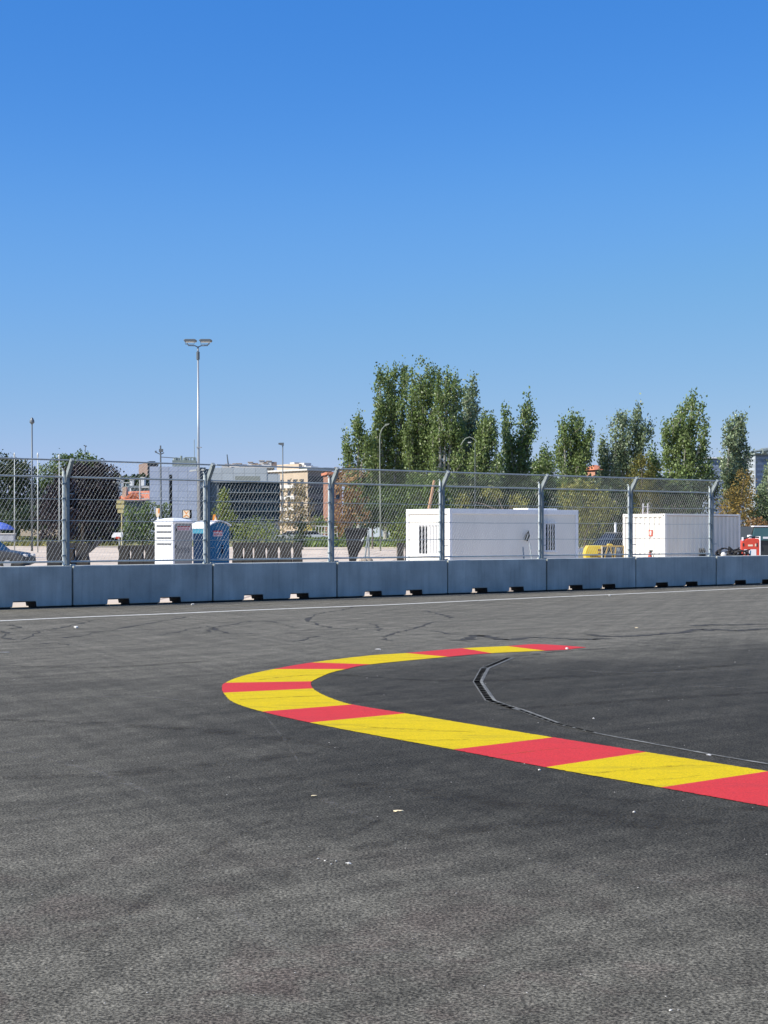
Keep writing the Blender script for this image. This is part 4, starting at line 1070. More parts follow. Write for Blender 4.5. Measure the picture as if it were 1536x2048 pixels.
for x in (-16*s5, 14*s5): MB().bar((x, -0.02, 0.42), (x, 0.4, 0.42), 0.42, 14).build('wheel', M['tyre'], vt)
M['ytarp'] = mat('yellow_tarp', (0.75, 0.58, 0.12), 0.6)
o = MB().prism([(-0.8, 0), (0.9, 0), (0.85, 0.9), (0.5, 1.25), (-0.35, 1.3), (-0.75, 0.8)], 'y', 0, 1.2).build('yellow_cover', M['ytarp'], bevel=0.12); o.location = tuple(at(614, 1065+CAM_H*F/240, 240) + Vector((0, 0, 1.65))); tag(o, 'yellow cover above the white parked car', 'cover')
o = MB().box(-1.2, 0.0, 0, 1.2, 1.2, 1.6).build('storage_box', M['rail_dark']); o.location = tuple(at(614, 1065+CAM_H*F/240, 240)); tag(o, 'dark box carrying the yellow cover behind the white car', 'box')

# ---- blue parasol, covered heaps at the left edge
M['parasol'] = mat('blue_canvas', (0.10, 0.16, 0.50), 0.6); M['tarp_d'] = mat('dark_tarpaulin', (0.075, 0.085, 0.10), 0.6, var=0.3, vscale=2); M['tarp_l'] = mat('pale_tarpaulin', (0.35, 0.36, 0.38), 0.6, var=0.25, vscale=2)
M['dark_car'] = mat('dark_car_paint', (0.03, 0.033, 0.038), 0.5, coat=0.1)
def base_(px, Y): return at(px, 1065 + CAM_H*F/Y, Y)
Yp = 110; s6 = Yp/F
pr = thing('parasol', at(0, 1065+CAM_H*F/Yp, Yp), 'blue parasol at the left edge of the photo', 'parasol')
MB().lathe([(0.02, Hof(1044, Yp)), (12*s6, Hof(1047, Yp)), (22*s6, Hof(1052, Yp)), (29*s6, Hof(1058, Yp)), (28*s6, Hof(1060, Yp))], n=16).build('canopy', M['parasol'], pr)
MB().bar((0, 0, 0), (0, 0, Hof(1045, Yp)), 0.03).build('pole', M['alu'], pr)
def heap(px, Y, w_px, ytop, m, label, name):
    s = Y/F; mb = MB(); h = Hof(ytop, Y); n = 20
    for k in range(9):
        t = k/8; 
        for q in range(n):
            a = 2*pi*q/n; r = w_px/2*s*math.sqrt(max(0, 1-(t)**2.2)) if k else w_px/2*s
            r *= 1 + 0.06*sin(a*5+k)
            mb.v.append((cos(a)*r, sin(a)*r*0.7, h*t))
    for k in range(8):
        for q in range(n): mb.f.append((k*n+q, k*n+(q+1) % n, (k+1)*n+(q+1) % n, (k+1)*n+q))
    o = mb.build(name, m, smooth=True); o.location = tuple(at(px, 1065+CAM_H*F/Y, Y)); tag(o, label, 'covered heap')
car((at(61, 1100, 74).x - 2.25, 74, 0), radians(-4), M['dark_car'], 'dark parked car cut by the left edge, below the blue parasol', suv=True)
tb_ = thing('folding_table', base_(14, 104), 'white folding table under the blue parasol', 'table')
MB().box(-0.55, -0.3, 1.70, 0.55, 0.3, 1.76).build('tabletop', M['scrap'], tb_)
MB().box(-0.5, -0.25, 1.2, 0.5, 0.25, 1.69).build('cloth', M['tarp_l'], tb_)

# ------------------------------------------------------------------ lamp posts and masts
M['mast'] = mat('mast_steel', (0.36, 0.39, 0.40), 0.4, metal=0.4, var=0.06); M['mast_dark'] = mat('dark_mast', (0.12, 0.14, 0.15), 0.5, metal=0.3)
M['mast_white'] = mat('white_mast', (0.50, 0.53, 0.50), 0.45)
def base(px, Y): return at(px, 1065 + CAM_H*F/Y, Y)
# tall twin floodlight
Yf = 100; s = Yf/F
fl = thing('floodlight_mast', base(398, Yf), 'tall grey floodlight mast with two lamp heads at its top', 'lamp post')
zt = Hof(693, Yf)
MB().bar((0, 0, 0), (-2*s, 0, zt), 0.105, 14, 0.055).build('pole', M['mast'], fl, smooth=True)
MB().bar((-2*s, 0, zt-0.35), (-2*s, 0, zt-0.85), 0.11, 12).build('control_box', M['mast_dark'], fl)
MB().box(-0.16, -0.16, Hof(895.5, Yf), 0.16, 0.16, Hof(894, Yf)).build('collar', M['mast'], fl)
for s_ in (-1, 1):
    arm = MB().tube([(-2*s, 0, zt-0.05), (-2*s+s_*0.2, 0, zt+0.05), (-2*s+s_*0.62, 0, zt+0.06), (-2*s+s_*0.72, 0, zt+0.22)], 0.035, 8).build('arm', M['mast_dark'], fl)
    c = -2*s + s_*0.50
    hd = MB().prism([(c-0.36, zt+0.30), (c+0.36, zt+0.30), (c+0.42, zt+0.40), (c+0.30, zt+0.46), (c-0.30, zt+0.46), (c-0.42, zt+0.40)], 'y', -0.28, 0.28).build('lamp_head', M['mast_dark'], fl, bevel=0.02)
    MB().box(c-0.32, -0.24, zt+0.28, c+0.32, 0.24, zt+0.299).build('lamp_glass', M['lamp_glass'], hd)
    MB().tube([(c-0.3, -0.27, zt+0.36), (c-0.28, -0.27, zt+0.12), (c+0.28, -0.27, zt+0.12), (c+0.3, -0.27, zt+0.36)], 0.025, 6).build('yoke', M['mast_dark'], hd)
lz = Hof(942, Yf)
MB().prism([(-0.62, lz-0.05), (-0.16, lz+0.02), (-0.16, lz+0.1), (-0.6, lz+0.06)], 'y', -0.1, 0.1).prism([(0.16, lz+0.02), (0.34, lz+0.05), (0.32, lz+0.12), (0.16, lz+0.1)], 'y', -0.1, 0.1).build('side_lamp', M['mast_white'], fl)

def simple_lamp(px, ytop, Y, r, m, label, head, mhead):
    s = Y/F; t = thing('street_lamp', base(px, Y), label, 'lamp post'); zt = Hof(ytop, Y)
    MB().bar((0, 0, 0), (0, 0, zt), r, 10, r*0.6).build('pole', m, t, smooth=True)
    if head == 'mush': MB().lathe([(0, zt-0.25), (2*s, zt-0.1), (5*s, zt+0.05), (4.5*s, zt+0.25), (2*s, zt+0.5), (0, zt+0.55)], n=12).build('lamp_head', mhead, t)
    if head == 'armL': MB().prism([(-9*s, zt+0.02), (0.1, zt-0.18), (2*s, zt+0.02), (2*s, zt+0.22), (-8*s, zt+0.2)], 'y', -0.2, 0.2).build('lamp_head', mhead, t)
    if head == 'small': MB().lathe([(0, zt-0.3), (1.6*s, zt), (1.8*s, zt+0.2), (0, zt+0.4)], n=8).build('lamp_head', mhead, t)
    if head == 'T': MB().box(-3*s, -0.1, zt, -0.6*s, 0.1, zt+0.2).box(0.2*s, -0.1, zt-0.2, 2.6*s, 0.1, zt+0.1).build('lamp_head', mhead, t)
    return t
simple_lamp(64, 846, 150, 0.11, M['mast_dark'], 'lamp post with a dark mushroom head at the far left', 'mush', M['mast_dark'])
simple_lamp(170.5, 892, 320, 0.13, M['mast_dark'], 'far small lamp just above the crown of the purple tree', 'T', M['mast_dark'])
simple_lamp(565.5, 889, 190, 0.10, M['mast_dark'], 'dark street lamp with one arm to the left, in front of the apartment block', 'armL', M['mast_dark'])
simple_lamp(29, 913, 140, 0.06, M['mast_white'], 'thin white pole at the far left, nearest the parasol', 'small', M['mast_white'])
simple_lamp(75.5, 913, 140, 0.06, M['mast_white'], 'thin white pole just right of the mushroom lamp', 'small', M['mast_white'])
simple_lamp(118.5, 916, 140, 0.06, M['mast_white'], 'thin white pole in front of the purple tree', 'small', M['mast_white'])
# mast with crossed arms
Yx = 105; s = Yx/F
xm_ = thing('camera_mast', base(323, Yx), 'dark mast with small crossed arms in front of the blue clad building', 'mast')
zt = Hof(891, Yx)
MB().bar((0, 0, 0), (-2*s, 0, zt), 0.07, 8, 0.05).build('pole', M['mast_dark'], xm_)
z = Hof(906, Yx)
MB().bar((-12*s, 0, z+0.06), (-2*s, 0, z-0.10), 0.035, 6).bar((-2*s, 0, z-0.1), (5*s, 0, z+0.02), 0.035, 6).bar((-2*s, 0, Hof(914, Yx)), (27*s, 0, Hof(916, Yx)), 0.03, 6).build('arms', M['mast_dark'], xm_)
MB().box(-0.16, -0.1, Hof(904, Yx), 0.1, 0.1, Hof(898, Yx)).box(-13*s, -0.07, z+0.02, -10*s, 0.07, z+0.15).build('camera', M['mast_dark'], xm_)
# curved lamps
Yl = 150; s = Yl/F
cl = thing('curved_lamp', base(761, Yl), 'slender lamp post whose top curves over to the right, before the poplars', 'lamp post')
M['mast_g'] = mat('grey_green_mast', (0.22, 0.25, 0.20), 0.6)
z = lambda py: Hof(py, Yl)
MB().tube([(0, 0, 0), (-0.5*s, 0, z(1000)), (-1.5*s, 0, z(880)), (-0.5*s, 0, z(868)), (3*s, 0, z(858)), (9*s, 0, z(851))], 0.08, 8, 0.04).build('pole', M['mast_g'], cl, smooth=True)
MB().prism([(8*s, z(853)), (17*s, z(849)), (18*s, z(847)), (9*s, z(848))], 'y', -0.15, 0.15).build('lamp_head', M['mast_g'], cl)
Yl = 168; s = Yl/F
cl = thing('curved_lamp', base(950, Yl), 'twin lamp post with an arched top, half hidden among the poplars above the cabin', 'lamp post')
MB().bar((0, 0, 0), (0, 0, Hof(885, Yl)), 0.05, 8, 0.04).build('pole', M['mast_dark'], cl)
pts = [(x*s, 0, Hof(y, Yl)) for x, y in ((4, 884), (-3, 877), (-11, 874), (-19, 877), (-24, 883), (-28, 890))]
MB().tube(pts, 0.05, 7).build('arm', M['mast_g'], cl)
MB().box(-14*s, -0.2, Hof(886, Yl), -8*s, 0.2, Hof(884, Yl)).build('lamp_head', M['mast_white'], cl)

# ------------------------------------------------------------------ buildings
GU = []
def wincol(t, m, axis, cs, zs, wv, hv, frame=None, name='window'):
    """copies of one window part on plane local y=0 (axis x) or local x=0 (axis y)"""
    first = None
    for c in cs:
        for z_ in zs:
            if first is None:
                mb = MB()
                if axis == 'x': mb.box(-wv/2, -0.04, 0, wv/2, 0.05, hv)
                else: mb.box(-0.04, -wv/2, 0, 0.05, wv/2, hv)
                first = mb.build(name, m, t); o = first
            else: o = first.copy(); COL.objects.link(o)
            o.parent = t; o.location = (c, 0, z_) if axis == 'x' else (0, c, z_)
def cladding(name, col, sx, sz, axis='x'):
    m = bpy.data.materials.new(name); m.use_nodes = True
    t = m.node_tree; N = t.nodes; L = t.links; b = N['Principled BSDF']; b.inputs['Roughness'].default_value = 0.55
    tc = N.new('ShaderNodeTexCoord'); sp_ = N.new('ShaderNodeSeparateXYZ'); L.new(tc.outputs['Object'], sp_.inputs[0])
    ad = N.new('ShaderNodeMath'); ad.operation = 'ADD'; L.new(sp_.outputs[0], ad.inputs[0]); L.new(sp_.outputs[1], ad.inputs[1])
    cb = N.new('ShaderNodeCombineXYZ'); L.new(ad.outputs[0], cb.inputs[0]); L.new(sp_.outputs[2], cb.inputs[1])
    br = N.new('ShaderNodeTexBrick'); br.offset = 0.0; br.inputs['Scale'].default_value = 1.0; br.inputs['Brick Width'].default_value = sx; br.inputs['Row Height'].default_value = sz
    br.inputs['Mortar Size'].default_value = 0.035*max(sx, sz); br.inputs['Mortar Smooth'].default_value = 0.3
    br.inputs['Color1'].default_value = tuple(c*1.06 for c in col)+(1,); br.inputs['Color2'].default_value = tuple(c*0.94 for c in col)+(1,); br.inputs['Mortar'].default_value = tuple(c*0.72 for c in col)+(1,)
    L.new(cb.outputs[0], br.inputs['Vector']); L.new(br.outputs[0], b.inputs['Base Color']); return m
M['clad'] = cladding('blue_grey_cladding', (0.42, 0.47, 0.60), 1.6, 1.1)
M['clad2'] = cladding('pale_cladding_band', (0.44, 0.48, 0.52), 1.9, 1.7)
M['clad_d'] = mat('dark_grey_cladding', (0.11, 0.13, 0.15), 0.5, var=0.2, vscale=0.4)
M['curtain'] = mat('curtain_wall_glass', (0.006, 0.012, 0.02), 0.35, col2=(0.008, 0.035, 0.06), vscale=0.2, stretch=(1, 1, 0.5), spec=0.15)
M['louvre'] = mat('pale_louvre', (0.22, 0.245, 0.26), 0.6)
M['plant_grey'] = mat('roof_plant_grey', (0.25, 0.29, 0.27), 0.6, var=0.15)
# blue clad building with stair tower
Yb = 260; s = Yb/F; ang = radians(6)
bt, Lr, Ll = corner_thing('office_building', 'blue grey clad office building with a dark window slot and roof plant', 'building', 299, Yb, ang)
H1 = Hof(933, Yb); w1 = Lr(338.5); w2 = Lr(344.5); w3 = Lr(394); w4 = Lr(421)
MB().box(0, 0, 0, w1, 14, H1).box(w1, 0.01, Hof(949, Yb), w2, 14, H1-0.005).box(w2, 0.004, 0, w3, 14, H1-0.002).build('wall', M['clad'], bt)
MB().box(w1, 0.35, 0, w2, 13, Hof(949, Yb)).build('window_slot', M['glass_dark'], bt)
MB().box(w3, 0.9, 0, w4, 14, Hof(937, Yb)).build('side_wing', M['clad_d'], bt)
MB().box(w3+0.3, 0.85, Hof(976, Yb), w4-0.2, 0.9, Hof(964, Yb)).build('wing_band', M['clad2'], bt)
MB().box(w3, 0.7, Hof(936.9, Yb), w4-0.8, 14.2, Hof(934, Yb)).build('wing_coping', M['louvre'], bt)
rp = MB().box(w2, 0.2, H1, w3-0.1, 10, Hof(920, Yb)).build('roof_plant', M['plant_grey'], bt)
mb = MB(); zr = Hof(920, Yb)
for px, h, r in ((350, 6, 0.35), (356, 4, 0.25), (362, 11, 0.2), (369, 6, 0.3), (375, 5, 0.25), (381, 7, 0.15), (387, 7, 0.15), (391, 6, 0.12)):
    mb.bar((Lr(px), 1, zr), (Lr(px), 1, zr + h*s*0.85), r, 6)
mb.bar((Lr(369), 1, zr+0.5), (Lr(391), 1, zr+0.5), 0.09, 5).bar((Lr(350), 1, zr+0.45), (Lr(362), 1, zr+0.3), 0.12, 5).bar((Lr(388.5), 2, zr), (Lr(388), 2, Hof(877, Yb)), 0.05, 5)
mb.build('roof_equipment', M['plant_grey'], rp)
# long glass wing
bt, Lr, Ll = corner_thing('glass_building', 'low glass office wing with a pale panelled band along its top', 'building', 421.5, 262, radians(4))
Y_ = 262; z = lambda py: Hof(py, Y_); w1 = Lr(560); ws = Lr(534)
MB().box(0, 0.5, 0, w1, 16, z(965)).build('glazing', M['curtain'], bt)
MB().box(0, 0, z(964.5), ws, 16, z(935.5)).box(ws, 0.05, z(964.4), w1, 15.9, z(948)).build('top_band', M['clad2'], bt)
MB().box(Lr(470), -0.02, z(963), Lr(520), 0, z(952)).build('sign_panel', mat('dull_panel', (0.26, 0.28, 0.26), 0.6), bt)
MB().box(ws, 0.3, z(948), w1-0.3, 15, z(946.5)).build('roof_edge', M['clad_d'], bt)
first = None
for py in (985, 1002, 1022, 1038.5, 1048):
    if first is None: first = MB().box(Lr(438), 0.1, -0.07, w1-0.2, 0.49, 0.05).build('sunshade', M['louvre'], bt); o = first
    else: o = first.copy(); COL.objects.link(o)
    o.parent = bt; o.location = (0, 0, z(py))
MB().box(0, 0.2, 0, Lr(438), 0.49, z(966)).build('end_wall', M['clad_d'], bt)
mb = MB()
for k in range(13): x = Lr(442) + k*(w1-Lr(442))/13; mb.box(x, 0.4, 0, x+0.10, 0.49, z(966))
mb.build('mullions', M['clad_d'], bt)
MB().box(Lr(560)-5, 0.2, 0, w1, 0.39, z(1046)).build('base_wall', M['clad_d'], bt)

# apartment block
M['render_cream'] = mat('cream_render', (0.50, 0.40, 0.29), 0.9, var=0.08, vscale=0.3); M['render_brown_shade'] = mat('brown_shade_render', (0.25, 0.19, 0.16), 0.9, var=0.15, vscale=0.3)
M['win'] = mat('dark_window', (0.03, 0.035, 0.045), 0.2); M['awning'] = mat('green_awning', (0.04, 0.09, 0.06), 0.7); M['brick'] = mat('red_brick', (0.30, 0.15, 0.10), 0.9, var=0.15, vscale=0.5)
M['tile'] = mat('orange_roof_tile', (0.58, 0.20, 0.10), 0.85, var=0.15, vscale=0.6); M['pale'] = mat('pale_wall', (0.62, 0.60, 0.56), 0.8, var=0.1, vscale=0.3)
Ya = 420; z = lambda py: Hof(py, Ya)
ap, Lr, Ll = corner_thing('apartment_block', 'cream apartment block with a side shaded brown and terraces on its roof', 'building', 617, Ya, radians(42))
LU, LV = Lr(664), Ll(534); HA = z(941)
MB().box(0, 0.02, 0, LU, LV, HA-0.02).build('shaded_wall', M['render_brown_shade'], ap)  # shade of this face put into its brown colour
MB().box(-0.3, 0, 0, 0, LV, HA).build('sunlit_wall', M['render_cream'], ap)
MB().box(-0.9, -0.5, HA, LU+0.3, LV+0.3, HA+0.45).build('cornice', M['pale'], ap)
wincol(ap, M['win'], 'x', [LU*(k+0.5)/6 for k in range(6)], [HA-3.2-3.1*r for r in range(5)], 1.6, 1.7)
first = None
for c in (Ll(606), Ll(592), Ll(580), Ll(566), Ll(556)):
    for r in range(4):
        if first is None: first = MB().box(-0.36, -0.7, 0, -0.3, 0.7, 1.7).build('balcony_window', M['win'], ap); o = first
        else: o = first.copy(); COL.objects.link(o); o.parent = ap
        o.location = (0, c, HA-4.0-3.1*r)
first = None
for c in (Ll(586), Ll(561)):
    for r in range(4):
        if first is None: first = MB().box(-1.5, -2.2, -0.1, -0.3, 2.2, 0.9).build('balcony', M['pale'], ap); o = first
        else: o = first.copy(); COL.objects.link(o); o.parent = ap
        o.location = (0, c, HA-4.6-3.1*r)
# penthouse and roof clutter
MB().box(1.0, Ll(592), HA+0.45, LU*0.5, Ll(548), z(926)).build('penthouse', M['render_cream'], ap)
mb = MB()
random.seed(3)
for px, yt, w_ in ((592, 924, 2.2), (597, 929, 1.6), (604, 932, 3.0), (573, 922, 2), (560, 925, 2.6)):
    y_ = Ll(px); mb.box(2, y_-w_/2, HA+0.45, 4.5, y_+w_/2, z(yt))
mb.build('chimney', M['pale'], ap)
mb = MB()
for x, w_, yt in ((1.5, 5, 934), (7, 4, 933), (12, 5, 936)):
    mb.box(x, 1.5, HA+0.45, x+w_, 5, z(yt))
mb.build('terrace_awning', M['awning'], ap)
# terrace row of flats left of it
Yt_ = 460; z = lambda py: Hof(py, Yt_)
rw, Lr, Ll = corner_thing('apartment_row', 'long low row of flats whose chimneys show above the glass wing', 'building', 447, Yt_, radians(3))
LU = Lr(545)
MB().box(0, 0, 0, LU, 12, z(936)).build('wall', M['render_cream'], rw)
MB().box(-0.4, -0.5, z(936), LU+0.4, 12.4, z(934)).build('roof', M['pale'], rw)
mb1 = MB(); mb2 = MB(); mb3 = MB()
for k in range(13):
    x = LU*(k+0.4)/13; hh = 934 - 3 - random.random()*8*(0.5+k/14)
    mb1.box(x-1.0, 0.5, z(934), x+0.35, 3, z(hh)); mb2.box(x+0.35, 0.6, z(934), x+1.9, 3.2, z(hh+1.5)); mb3.box(x-1.2, 0.3, z(hh), x+0.5, 3.3, z(hh-1))
mb1.build('chimney', M['pale'], rw); mb2.build('dormer', M['render_brown_shade'], rw); mb3.build('chimney_cap', M['render_cream'], rw)
o = MB().bar(tuple(at(457, 934, Yt_-1)), tuple(at(454, 909, Yt_-1)), 0.25, 6, 0.15).build('antenna_mast', M['mast_dark']); tag(o, 'thin dark mast rising above the row of flats', 'mast')
bb, Lr, Ll = corner_thing('brick_house', 'red brick block just right of the apartment block', 'building', 657, 400, radians(10))
MB().box(0, 0, 0, Lr(684), 10, Hof(949, 400)).build('wall', M['brick'], bb); MB().box(-0.5, -0.5, Hof(949, 400), Lr(684)+.5, 10.5, Hof(944, 400)).build('roof', M['tile'], bb)
wincol(bb, M['win'], 'x', [0.9, 2.4], [Hof(962+12*k, 400) for k in range(4)], 0.9, 1.2)
# brown tower and hillside town on the left
M['brown_brick'] = mat('brown_brick', (0.24, 0.17, 0.14), 0.9, var=0.1, vscale=0.4)
tw, Lr, Ll = corner_thing('brown_tower', 'brown brick tower block left of the blue clad building', 'building', 296, 700, radians(20))
LU, LV = Lr(316), Ll(277.5)
MB().box(0, 0, 0, LU, LV, Hof(925, 700)).build('wall', M['brown_brick'], tw); MB().box(1, 1, Hof(925, 700), LU-1, LV*0.7, Hof(922, 700)).build('roof_house', M['rail_dark'], tw)
wincol(tw, M['win'], 'x', [LU*(k+.5)/5 for k in range(5)], [Hof(931+9*k, 700) for k in range(3)], 1.4, 1.5)
Yo = 330; z = lambda py: Hof(py, Yo)
hs1, Lr, Ll = corner_thing('tiled_house', 'low building with orange tiled roofs between purple tree and clad building', 'building', 234, Yo, radians(2))
LU = Lr(299.5)
MB().box(0, 0, 0, LU, 14, z(1001)).build('wall', M['clad_d'], hs1)
mb = MB()
mb.v = [(0-.5, -0.5, z(1000)), (LU, -0.5, z(1000)), (LU, 8, z(979)), (1.5, 8, z(981)), (-.5, 14, z(1000)), (LU, 14, z(1000))]
mb.f = [(0,1,2,3), (3,2,5,4), (0,3,4), (1,5,2)]
mb.build('roof', M['tile'], hs1)
mb = MB()
for px in (262, 271):
    x = Lr(px); mb.v += []; n = len(mb.v)
    mb.v += [(x-1.6, 0.5, z(996)), (x+1.6, 0.5, z(996)), (x, 0.5, z(985)), (x, 7, z(983)), (x-1.0, 7, z(984)), (x+1.0, 7, z(984))]
    mb.f += [(n, n+1, n+2), (n+1, n+5, n+3, n+2), (n, n+2, n+3, n+4)]
mb.build('gable', M['tile'], hs1)
MB().box(Lr(242), 2, z(995), Lr(250), 5, z(973)).build('chimney', M['render_cream'], hs1)
MB().box(-0.7, -0.7, z(1002.5), LU, -0.5, z(1000.2)).build('gutter', M['louvre'], hs1)
fr = MB().box(Lr(279.5), -1.2, z(999), Lr(282), -0.9, z(960)).box(Lr(282), -1.1, z(976), Lr(299), -0.95, z(973)).box(Lr(282), -1.1, z(988), Lr(299), -0.95, z(986)).box(Lr(282), -1.1, z(999), Lr(299), -0.95, z(997)).build('white_frame', M['pale'], hs1)
wh, Lr, Ll = corner_thing('grey_roofed_hall', 'pale hall with a light roof behind the orange tiled roofs', 'building', 262, 365, radians(2))
MB().box(0, 0, 0, Lr(300), 16, Hof(976, 365)).build('wall', M['plant_grey'], wh); MB().box(-.4, -.6, Hof(976, 365), Lr(300)+.3, 16, Hof(971.5, 365)).build('roof', M['louvre'], wh)
ws2, Lr, Ll = corner_thing('white_house', 'small white house beside the purple tree crown', 'house', 231, 420, radians(20))
MB().box(0, 0, 0, Lr(243), 6, Hof(965, 420)).build('wall', M['sign_white'], ws2); MB().prism([(-0.4, Hof(965, 420)), (Lr(243)+.4, Hof(965, 420)), (Lr(243)/2, Hof(955, 420))], 'y', -0.4, 6.4).build('roof', M['pale'], ws2)
ws2, Lr, Ll = corner_thing('green_house', 'pale green house in front of the wooded hill', 'house', 250, 400, radians(5))
MB().box(0, 0, 0, Lr(256.5), 5, Hof(966, 400)).build('wall', mat('pale_green_wall', (0.42, 0.5, 0.45), 0.8), ws2); MB().box(-.3, -.3, Hof(966, 400), Lr(256.5)+.3, 5.3, Hof(964.5, 400)).build('roof', M['pale'], ws2)
wincol(ws2, M['win'], 'x', [0.45], [Hof(972, 400)], 0.3, 0.6)

# right-hand buildings
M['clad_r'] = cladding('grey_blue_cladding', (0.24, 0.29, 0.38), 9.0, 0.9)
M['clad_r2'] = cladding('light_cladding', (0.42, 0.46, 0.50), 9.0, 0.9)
rb, Lr, Ll = corner_thing('clad_tower', 'grey blue horizontally clad building at the right edge, behind the trees', 'building', 1511, 250, radians(20))
H_ = Hof(909, 250); LU = Lr(1600); LV = Ll(1489)
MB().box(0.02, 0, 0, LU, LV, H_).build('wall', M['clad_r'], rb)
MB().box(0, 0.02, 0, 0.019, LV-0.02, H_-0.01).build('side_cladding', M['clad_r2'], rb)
MB().box(-0.3, -0.3, H_, LU, LV+.3, H_+0.25).build('roof', M['plant_grey'], rb)
s = 250/F
MB().tube([(-1.5, -1, H_+0.3), (2*s, -1, H_+7*s), (12*s, -1, H_+9*s), (40*s, -1, H_+8*s)], 0.22, 6).bar((5*s, -1, H_), (8*s, -1, H_+8*s), 0.25, 6).bar((0.5, -1, H_+6*s), (2.6, -1, H_+11*s), 0.5, 8, 0.35).build('roof_truss', M['plant_grey'], rb)
MB().box(-0.04, LV*0.55, Hof(919, 250), -0.001, LV*0.8, Hof(914, 250)).build('window', M['win'], rb)
rb, Lr, Ll = corner_thing('white_hall', 'hall with a bright white roof edge glimpsed between two poplars', 'building', 1415, 300, radians(5))
MB().box(0, 0, 0, Lr(1492), 20, Hof(917, 300)).build('wall', M['clad_r'], rb); MB().box(-.3, -.5, Hof(917, 300), Lr(1492)+.3, 20.4, Hof(914.5, 300)).build('roof', M['white_panel2'], rb)
rb, Lr, Ll = corner_thing('terracotta_house', 'terracotta houses glimpsed between two poplars', 'house', 1190, 340, radians(30))
MB().box(0, 0, 0, Lr(1212), Ll(1168), Hof(940, 340)).build('wall', mat('terracotta_wall', (0.50, 0.25, 0.16), 0.9, var=0.15, vscale=0.5), rb)
zr = Hof(940, 340); lu, lv = Lr(1212), Ll(1168)
mb = MB(); mb.v = [(-.5,-.5,zr), (lu+.5,-.5,zr), (lu+.5,lv+.5,zr), (-.5,lv+.5,zr), (lu*.3,lv*.5,Hof(929,340)), (lu*.7,lv*.5,Hof(929,340))]; mb.f = [(0,1,5,4),(1,2,5),(2,3,4,5),(3,0,4)]
mb.build('roof', M['tile'], rb)
wincol(rb, M['win'], 'x', [lu*.3, lu*.7], [Hof(950, 340), Hof(960, 340)], 0.9, 1.2)
gh, Lr, Ll = corner_thing('grey_block', 'pale grey block glimpsed low between the poplars above the cabin', 'building', 965, 330, radians(5))
MB().box(0, 0, 0, Lr(1010), 12, Hof(925, 330)).build('wall', M['clad2'], gh); MB().prism([(-.3, Hof(925, 330)), (Lr(1010)+.3, Hof(932, 330)), (Lr(1010)+.3, Hof(930, 330)), (-.3, Hof(918, 330))], 'y', -.3, 12.3).build('roof', M['louvre'], gh)
gh, Lr, Ll = corner_thing('grey_block', 'small grey block glimpsed between the poplars near the bent post', 'building', 1050, 340, radians(5))
MB().box(0, 0, 0, Lr(1112), 12, Hof(927, 340)).build('wall', M['clad2'], gh)
MB().box(-.3, -.3, Hof(927, 340), Lr(1112)+.3, 12.3, Hof(924, 340)).build('roof', M['plant_grey'], gh)
# low pale wall and kerb beyond the verge on the left
o = MB().box(0, 0, 0, 6.2, 0.5, 1.15).build('low_wall', M['render_cream'], bevel=0.03); o.location = (at(41, 1100, 255).x, 255, 1.2); tag(o, 'low pale wall under the left trees', 'wall')
# far field fence right of the white car
fe = thing('pale_fence', base(640, 245), 'thin pale railing behind the cars on the verge', 'fence'); s = 245/F
MB().bar((-15*s, 0, Hof(1052, 245)), (35*s, 0, Hof(1054, 245)), 0.09, 6).bar((-15*s, 0, Hof(1066, 245)), (35*s, 0, Hof(1067, 245)), 0.06, 6).build('rail', M['pale'], fe)
mb = MB()
for k in range(9): x = (-15 + k*6.2)*s; mb.bar((x, 0, 0), (x, 0, Hof(1053, 245)), 0.06, 6)
mb.build('uprights', M['pale'], fe)

# far wooded hill with scattered houses
def hill():
    mb = MB(); n = 60; xs = np.linspace(-900, 900, n); rows = [(900, 0.0), (1000, 0.6), (1150, 1.0), (1400, 1.0), (1800, 0.7)]
    for (Y, k) in rows:
        for x in xs:
            h = 22*np.exp(-((x+190*Y/1100)/160)**2) + 6 + 5*sin(x*0.013) 
            mb.v.append((x, Y, h*k - 0.1))
    for r in range(len(rows)-1):
        for c in range(n-1): q = r*n+c; mb.f.append((q, q+1, q+1+n, q+n))
    return mb.build('hills', mat('wooded_hill', (0.03, 0.045, 0.025), 0.95, col2=(0.10, 0.09, 0.07), vscale=0.02), smooth=True)
tag(hill(), kind='structure')

# ------------------------------------------------------------------ vegetation
def leafmat(name, c1, c2, island=0.4, trans=0.25, rough=0.5, vs=0.5):
    return mat(name, c1, rough, vscale=vs, col2=c2, island=island, trans=trans, spec=0.4)
M['poplar'] = leafmat('poplar_leaf', (0.11, 0.17, 0.042), (0.23, 0.295, 0.11), 0.5, 0.35, 0.42)
M['poplar2'] = leafmat('poplar_leaf_silver', (0.12, 0.17, 0.07), (0.28, 0.34, 0.20), 0.5, 0.25, 0.40)
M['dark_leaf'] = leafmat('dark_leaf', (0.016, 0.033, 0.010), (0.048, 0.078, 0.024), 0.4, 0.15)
M['mid_leaf'] = leafmat('mid_leaf', (0.07, 0.12, 0.025), (0.14, 0.20, 0.05), 0.4)
M['yel_leaf'] = leafmat('yellow_green_leaf', (0.12, 0.135, 0.02), (0.28, 0.27, 0.06), 0.4)
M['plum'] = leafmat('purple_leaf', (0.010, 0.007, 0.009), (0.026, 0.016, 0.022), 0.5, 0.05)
M['brown_leaf'] = leafmat('browned_leaf', (0.17, 0.095, 0.035), (0.34, 0.21, 0.09), 0.45, 0.2, 0.7)
M['drab_leaf'] = leafmat('drab_leaf', (0.17, 0.14, 0.07), (0.33, 0.27, 0.14), 0.45, 0.2, 0.7)
